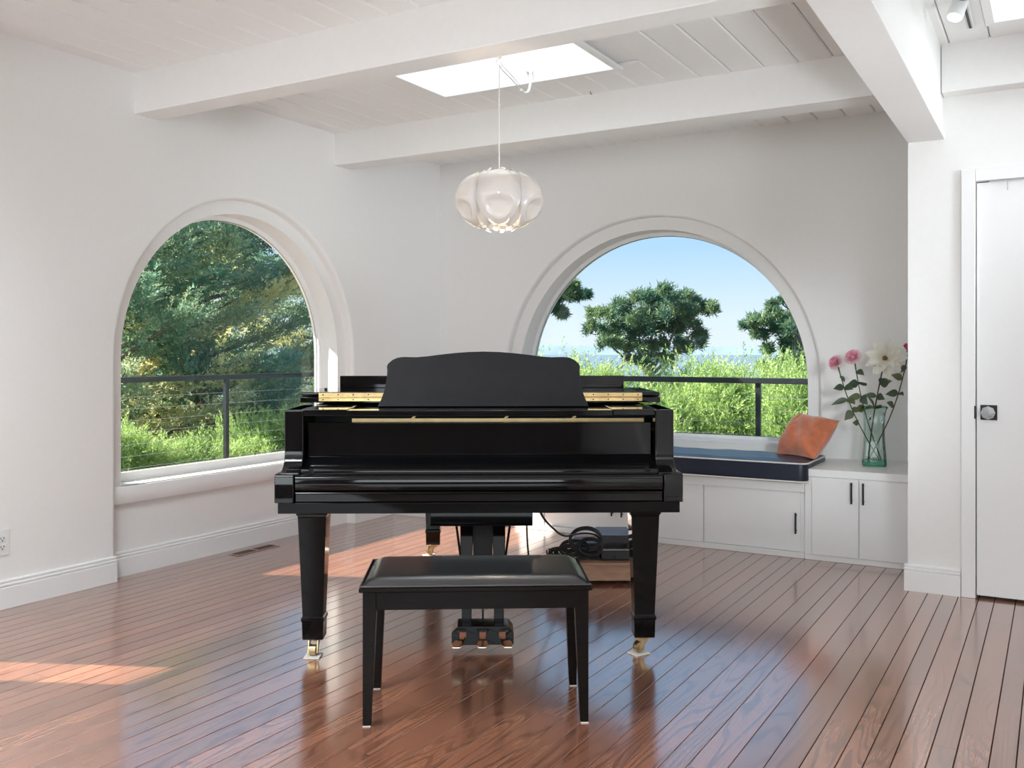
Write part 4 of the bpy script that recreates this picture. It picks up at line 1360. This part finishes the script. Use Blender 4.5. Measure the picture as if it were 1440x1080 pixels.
def leaves_mesh(name, mat, parent, base, tip, width, tint):
    """base, tip (n,3): one slim leaf each, a slim triangle with a random roll"""
    n = len(base)
    d = tip - base
    rnd = unit(nr.normal(size=(n, 3)))
    s = unit(np.cross(d, rnd)) * width[:, None]
    b2 = base + d * .2
    v = np.empty((n, 3, 3), np.float32)
    v[:, 0], v[:, 1], v[:, 2] = b2 + s, tip, b2 - s
    me = bpy.data.meshes.new(name)
    me.vertices.add(n * 3); me.loops.add(n * 3); me.polygons.add(n)
    me.vertices.foreach_set('co', v.ravel())
    me.loops.foreach_set('vertex_index', np.arange(n * 3, dtype=np.int32))
    me.polygons.foreach_set('loop_start', np.arange(0, n * 3, 3, dtype=np.int32))
    a = me.attributes.new('tint', 'FLOAT', 'POINT')
    a.data.foreach_set('value', np.repeat(tint.astype(np.float32), 3))
    me.update(calc_edges=True)
    me.materials.append(mat)
    o = bpy.data.objects.new(name, me); C.objects.link(o)
    if parent: o.parent = parent
    return o

def fronds(o, d, L_, nl, ll, lw_, tint, spread=.75, droop=.15):
    """feathery sprays: nl leaflets up each side of an axis; returns base, tip, width, tint"""
    n = len(o)
    d = unit(d)
    s = unit(np.cross(d, unit(nr.normal(size=(n, 3)))))
    t_ = np.linspace(.08, 1, nl)
    B, T, W_, TI = [], [], [], []
    for j, tj in enumerate(t_):
        for sg in (-1, 1):
            ax = o + d * (L_ * tj)[:, None] - np.array([0, 0, 1]) * (L_ * droop * tj * tj)[:, None]
            ld = unit(d * (.55 + .45 * tj) + s * sg * spread * (1.1 - .6 * tj) + nr.normal(size=(n, 3)) * .18)
            le = ll * L_ * (1.05 - .55 * tj) * nr.uniform(.7, 1.2, n)
            B.append(ax); T.append(ax + ld * le[:, None]); W_.append(le * lw_); TI.append(np.clip(tint + nr.normal(size=n) * .06 + .12 * tj, 0, 1))
    return np.concatenate(B), np.concatenate(T), np.concatenate(W_), np.concatenate(TI)

def rot_basis(th):
    return np.array([math.cos(th), math.sin(th), 0])

def branch_wood(parent, polys, name='branch'):
    m = MB()
    for pts, r0, r1 in polys:
        k = len(pts)
        m.tube([tuple(p) for p in pts], [r0 + (r1 - r0) * i / (k - 1) for i in range(k)], 6)
    return m.build(name, M['bark'], parent, smooth=True)

def cypress(label, x_, y_, z0, height, rad, nbr, per, trunk_r, lean, seed, frond=.27, dens_top=1.0):
    global nr
    nr = np.random.default_rng(seed)
    o = thing('cypress_tree', label, 'tree', (x_, y_, z0))
    tp = [np.array([lean[0] * t_, lean[1] * t_, height * t_]) for t_ in np.linspace(0, .95, 9)]
    for i in range(1, 9): tp[i] = tp[i] + nr.normal(size=3) * np.array([.06, .06, 0])
    branch_wood(o, [(tp, trunk_r, .03)], 'trunk')
    polys, O, Dd, Ls, Ti = [], [], [], [], []
    for i in range(nbr):
        h = .10 + .88 * ((i + nr.random()) / nbr)
        az = i * 2.39996 + nr.uniform(-.3, .3)
        L_ = rad * (1.15 - .75 * h) * nr.uniform(.75, 1.15)
        st_ = np.array([lean[0] * h, lean[1] * h, height * h])
        d = rot_basis(az) + np.array([0, 0, nr.uniform(.05, .55)])
        d = unit(d)
        ts = np.linspace(0, 1, 8)
        pts = [st_ + d * L_ * t_ + np.array([0, 0, -.12 * L_ * t_ * t_ + .10 * L_ * t_ ** 3]) for t_ in ts]
        polys.append((pts, .022 + .028 * L_ / rad, .006))
        bt = nr.choice([.02, .12, .30, .60, .90], p=[.24, .24, .22, .18, .12])
        k = int(per * (.5 + .8 * L_ / rad))
        tt = nr.uniform(.18, 1, k)
        side = unit(np.cross(d, np.array([0, 0, 1])))
        sp_ = L_ * .26 * (1.15 - tt)
        lat = nr.uniform(-1, 1, k)
        base = np.array([st_]) + d * (L_ * tt)[:, None] + side * (lat * sp_)[:, None]
        base[:, 2] += -.12 * L_ * tt ** 2 + .10 * L_ * tt ** 3 + nr.normal(size=k) * .09 - np.abs(lat) * .05
        dirs = d + side * lat[:, None] * .8 + np.array([0, 0, .35]) + nr.normal(size=(k, 3)) * .3
        O.append(base); Dd.append(dirs); Ls.append(frond * nr.uniform(.6, 1.2, k)); Ti.append(np.clip(bt + nr.normal(size=k) * .08, 0, 1))
    branch_wood(o, polys)
    B, T, W_, TI = fronds(np.concatenate(O), np.concatenate(Dd), np.concatenate(Ls), 7, .34, .22, np.concatenate(Ti))
    leaves_mesh('foliage', M['cypress'], o, B, T, W_, TI)
    return o

def pos(px, D):
    X = (px - 720) / 1315 * D
    return camxy(X, D)

a, b_ = pos(292, 14.5); cypress('broad dark cypress filling the middle of the left window', a, b_, -1.9, 5.7, 2.9, 60, 190, .26, (-.5, .3), 1)
a, b_ = pos(120, 13.0); cypress('olive-tipped cypress at the left edge of the left window', a, b_, -1.7, 5.2, 2.7, 46, 170, .24, (.4, .2), 2)
a, b_ = pos(455, 19.0); cypress('blue-green cypress seen through the right side of the left window', a, b_, -2.2, 5.8, 2.6, 48, 150, .22, (-.2, .2), 3)
a, b_ = pos(250, 22.0); cypress('hazy cypress behind the others in the left window', a, b_, -2.8, 6.4, 4.0, 44, 85, .26, (.2, .1), 4, .4)

def bush(label, x_, y_, z0, rx, ry, h, n, seed, group, tips=0, frond=.21, ang=0.0):
    """feathery evergreen mound; arching tips stand out of the top"""
    global nr
    nr = np.random.default_rng(seed)
    o = thing('hedge_bush', label, 'bush', (x_, y_, z0), ang, group)
    u = nr.uniform(0, 2 * PI, n); cz = nr.uniform(-.15, 1, n)
    sr = np.sqrt(np.clip(1 - cz * cz, 0, 1))
    lump = 1 + .10 * np.sin(u * 5 + seed) + .10 * np.sin(cz * 9 + u * 3) + .06 * np.sin(u * 11 + cz * 7 + seed)
    shell = nr.uniform(.72, 1.0, n) * lump
    nrm = np.stack([sr * np.cos(u), sr * np.sin(u), cz], 1)
    P = np.stack([nrm[:, 0] * rx * shell, nrm[:, 1] * ry * shell, h * .5 + nrm[:, 2] * h * .5 * shell], 1)
    dirs = nrm * np.array([1, 1, .8]) + np.array([0, 0, .45]) + nr.normal(size=(n, 3)) * .45
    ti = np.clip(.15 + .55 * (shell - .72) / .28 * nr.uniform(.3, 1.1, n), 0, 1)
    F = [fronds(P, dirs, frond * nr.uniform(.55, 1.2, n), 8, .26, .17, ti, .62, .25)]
    polys = [([np.array([0, 0, -.1]), np.array([.02, 0, h * .4]), np.array([0, .02, h * .7])], .06, .02)]
    for k in range(14):
        az = k * 2.4; polys.append(([np.array([0, 0, h * .15]), rot_basis(az) * rx * .4 + np.array([0, 0, h * .45]), rot_basis(az) * rx * .7 + np.array([0, 0, h * .65])], .02, .006))
    for k in range(tips):
        az = nr.uniform(0, 2 * PI); rr_ = nr.uniform(0, .6)
        p0 = np.array([rx * rr_ * math.cos(az), ry * rr_ * math.sin(az), h * (.92 - .25 * rr_)])
        L_ = nr.uniform(.25, .55)
        dd = unit(np.array([nr.normal() * .45, nr.normal() * .3, 1.0]))
        bend = np.array([nr.normal() * .3, nr.normal() * .2, 0])
        ts = np.linspace(0, 1, 9)
        pts = [p0 + dd * L_ * t_ + bend * L_ * t_ * t_ - np.array([0, 0, .15 * L_ * t_ ** 2]) for t_ in ts]
        polys.append((pts, .006, .002))
        rep = 3
        ax = np.array([p for p in pts[1:] for _ in range(rep)])
        dr_ = np.array([dd + bend + np.array([0, 0, -.2]) for _ in pts[1:] for _ in range(rep)]) + nr.normal(size=(8 * rep, 3)) * .55
        F.append(fronds(ax, dr_, .16 * (1.1 - .6 * np.repeat(ts[1:], rep)) * nr.uniform(.7, 1.2, 8 * rep), 4, .45, .12, np.full(8 * rep, .45), .6, .3))
    branch_wood(o, polys, 'stems')
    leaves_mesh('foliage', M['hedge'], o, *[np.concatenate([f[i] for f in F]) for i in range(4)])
    return o

HG = 'hedge beyond the left railing'
for i, (px0, D, top, rx, n, lab) in enumerate((
        (150, 10.2, .30, .80, 6500, 'bright green hedge bush at the left end outside the left window'),
        (262, 10.9, .12, .90, 7500, 'bright green hedge bush outside the left window, left of the railing post'),
        (385, 11.8, .32, 1.0, 7500, 'bright green hedge bush outside the left window, right of the railing post'),
        (505, 13.0, .60, 1.1, 4000, 'bright green hedge bush hidden behind the wall corner'))):
    a, b_ = pos(px0, D)
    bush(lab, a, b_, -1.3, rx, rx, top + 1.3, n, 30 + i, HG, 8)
HB = 'hedge beyond the back railing'
for i, (px0, D, top, rx, n, tips, lab) in enumerate((
        (745, 11.6, .98, .85, 5500, 10, 'green hedge bush behind the raised music desk'),
        (842, 11.2, .92, .85, 7000, 26, 'green hedge bush with arching sprays left of the pine'),
        (940, 10.7, .68, .85, 7500, 10, 'green hedge bush in the middle of the right window, below the pine'),
        (1028, 10.9, .92, .85, 7500, 14, 'green hedge bush with a tall spray right of the pine'),
        (1125, 10.2, .84, .85, 7500, 8, 'green hedge bush behind the railing post of the right window'))):
    a, b_ = pos(px0, D)
    bush(lab, a, b_, -1.4, rx, rx, top + 1.4, n, 50 + i, HB, tips)
for i, (px0, D, top, rx, n, lab) in enumerate((
        (800, 15.5, .95, 1.3, 5000, 'rounded shrub at the foot of the hedge left of the pine, farther off'),
        (985, 15.0, .98, 1.3, 5000, 'rounded shrub between the pine and the right-hand tree, beyond the hedge'),
        (1115, 14.2, 1.0, 1.2, 5000, 'rounded shrub below the right-hand tree, beyond the hedge'))):
    a, b_ = pos(px0, D)
    bush(lab, a, b_, -2.2, rx, rx, top + 2.2, n, 70 + i, 'shrubs farther down the slope', 4, .26)
def pine(label, x_, y_, z0, clumps, limbs, seed, ln=.22, per=900, trunk=None, group=None):
    """open-crowned pine: limbs and rounded needle clumps (offset, radius) given from the foot"""
    global nr
    nr = np.random.default_rng(seed)
    o = thing('pine_tree', label, 'tree', (x_, y_, z0), YAW, group)
    branch_wood(o, [(trunk[0], trunk[1], trunk[2])], 'trunk')
    branch_wood(o, limbs)
    Bs, Ts, Ws, Ti = [], [], [], []
    for (c_, r_) in clumps:
        nsub = max(3, int(9 * (r_ / .5) ** 2))
        for k in range(nsub):
            v = unit(nr.normal(size=3)); v[2] = abs(v[2]) * .8 - .15
            sc0 = np.array(c_) + v * r_ * nr.uniform(.45, 1.0) * np.array([1, 1, .72])
            n = per
            dn = unit(nr.normal(size=(n, 3)) + np.array([0, 0, .35]) + v * .5)
            org = sc0 + nr.normal(size=(n, 3)) * .10 * r_ / .5
            L_ = ln * nr.uniform(.6, 1.15, n)
            Bs.append(org); Ts.append(org + dn * L_[:, None]); Ws.append(L_ * .10)
            Ti.append(np.clip(nr.uniform(.02, .5) * np.ones(n) + nr.normal(size=n) * .08, 0, 1))
    leaves_mesh('crown', M['pine'], o, np.concatenate(Bs), np.concatenate(Ts), np.concatenate(Ws), np.concatenate(Ti))
    return o

# the round pine in the middle of the right window (its own axes: x across the view, z up)
D = 24.0
k = D / 1315
def pp_(px, py, dy=0.0): return np.array([(px - 905) * k, dy, 1.22 - (py - 494.8) * k + 4.0])
a, b_ = pos(905, D)
cl = []
rg = np.random.default_rng(9)
for (px, py, r_) in ((835, 462, 12), (848, 446, 12), (866, 440, 14), (884, 432, 15), (902, 424, 14), (918, 418, 13), (934, 418, 13), (950, 424, 13), (962, 420, 12), (976, 424, 10), (985, 438, 11),
                     (994, 432, 8), (970, 440, 14), (952, 444, 16), (932, 440, 16), (912, 444, 16), (890, 452, 15), (868, 458, 14), (850, 466, 12), (930, 462, 16), (952, 466, 15), (972, 458, 13), (982, 470, 10),
                     (905, 468, 14), (880, 474, 13), (862, 482, 12), (944, 486, 13), (966, 484, 12), (920, 488, 12), (892, 490, 12), (975, 495, 9), (846, 478, 9), (930, 504, 12), (900, 508, 11)):
    for dy in (-.35, .3):
        cl.append((pp_(px + rg.normal() * 3, py + rg.normal() * 2, dy + rg.normal() * .4), r_ * k * 1.3))
tk = ([pp_(915, 700), pp_(913, 560), pp_(910, 525), pp_(905, 505)], .16, .08)
lm = []
for (p, q, r_) in (((908, 515), (862, 470), .06), ((910, 520), (885, 450), .06), ((906, 505), (925, 430), .06), ((912, 525), (960, 440), .06), ((913, 530), (985, 455), .05), ((910, 520), (840, 468), .05),
                   ((945, 520), (950, 470), .04), ((913, 535), (946, 505), .06), ((880, 500), (866, 520), .03)):
    p0, p1 = pp_(*p), pp_(*q)
    mid = (p0 + p1) / 2 + np.array([0, rg.normal() * .2, -.12])
    lm.append(([p0, mid, p1], r_, .012))
pine('round-topped pine with bare lower limbs in the middle of the right window', a, b_, -4.0, cl, lm, 90, .16, 190, tk)

# pine partly hidden by the right jamb
D = 17.0
k2 = D / 1315
def pq(px, py, dy=0.0): return np.array([(px - 1150) * k2, dy, 1.22 - (py - 494.8) * k2 + 3.0])
a, b_ = pos(1150, D)
cl = []
for (px, py, r_) in ((1098, 426, 6), (1088, 446, 10), (1072, 452, 10), (1054, 458, 8), (1104, 448, 12), (1112, 462, 13), (1090, 466, 10), (1070, 470, 8), (1124, 446, 12), (1130, 476, 13), (1112, 484, 12),
                     (1096, 496, 11), (1120, 502, 13), (1100, 512, 12), (1084, 518, 10), (1130, 520, 13), (1150, 460, 14), (1150, 500, 15), (1168, 440, 14), (1170, 480, 15), (1108, 528, 12), (1150, 420, 12)):
    for dy in (-.2, .25): cl.append((pq(px + rg.normal() * 2, py + rg.normal() * 2, dy + rg.normal() * .25), r_ * k2 * 1.35))
lm = [([pq(1148, 520), pq(1125, 490), pq(1095, 455)], .05, .012), ([pq(1148, 505), pq(1120, 470), pq(1060, 460)], .045, .010), ([pq(1150, 480), pq(1130, 450), pq(1100, 428)], .045, .010), ([pq(1148, 540), pq(1120, 520), pq(1090, 515)], .04, .01)]
pine('loose pine half hidden by the right edge of the right window', a, b_, -3.0, cl, lm, 91, .13, 170, ([pq(1150, 720), pq(1150, 540), pq(1152, 420)], .16, .05))

# pine limb reaching in from the left of the right window
D = 15.0
k3 = D / 1315
def pr_(px, py, dy=0.0): return np.array([(px - 690) * k3, dy, 1.22 - (py - 494.8) * k3 + 3.0])
a, b_ = pos(690, D)
cl = []
for (px, py, r_) in ((778, 424, 9), (790, 410, 9), (802, 404, 8), (796, 418, 9), (808, 416, 8), (820, 416, 7), (786, 438, 7), (794, 442, 6), (760, 420, 12), (740, 410, 14), (715, 400, 15), (690, 390, 16), (740, 385, 14), (700, 360, 16), (665, 400, 16), (670, 365, 14)):
    for dy in (-.12, .12): cl.append((pr_(px, py, dy + rg.normal() * .1), r_ * k3 * 1.1))
lm = [([pr_(690, 470), pr_(730, 425), pr_(770, 424), pr_(815, 416)], .06, .008), ([pr_(770, 424), pr_(785, 436), pr_(797, 442)], .02, .006)]
pine('pine behind the wall whose limb reaches into the upper left of the right window', a, b_, -3.0, cl, lm, 92, .12, 130, ([pr_(690, 720), pr_(688, 520), pr_(692, 380)], .17, .06))

if True:
    tot = sum(len(o.data.polygons) for o in bpy.data.objects if o.type == 'MESH')
    print('polygons', tot, 'objects', len(bpy.data.objects))
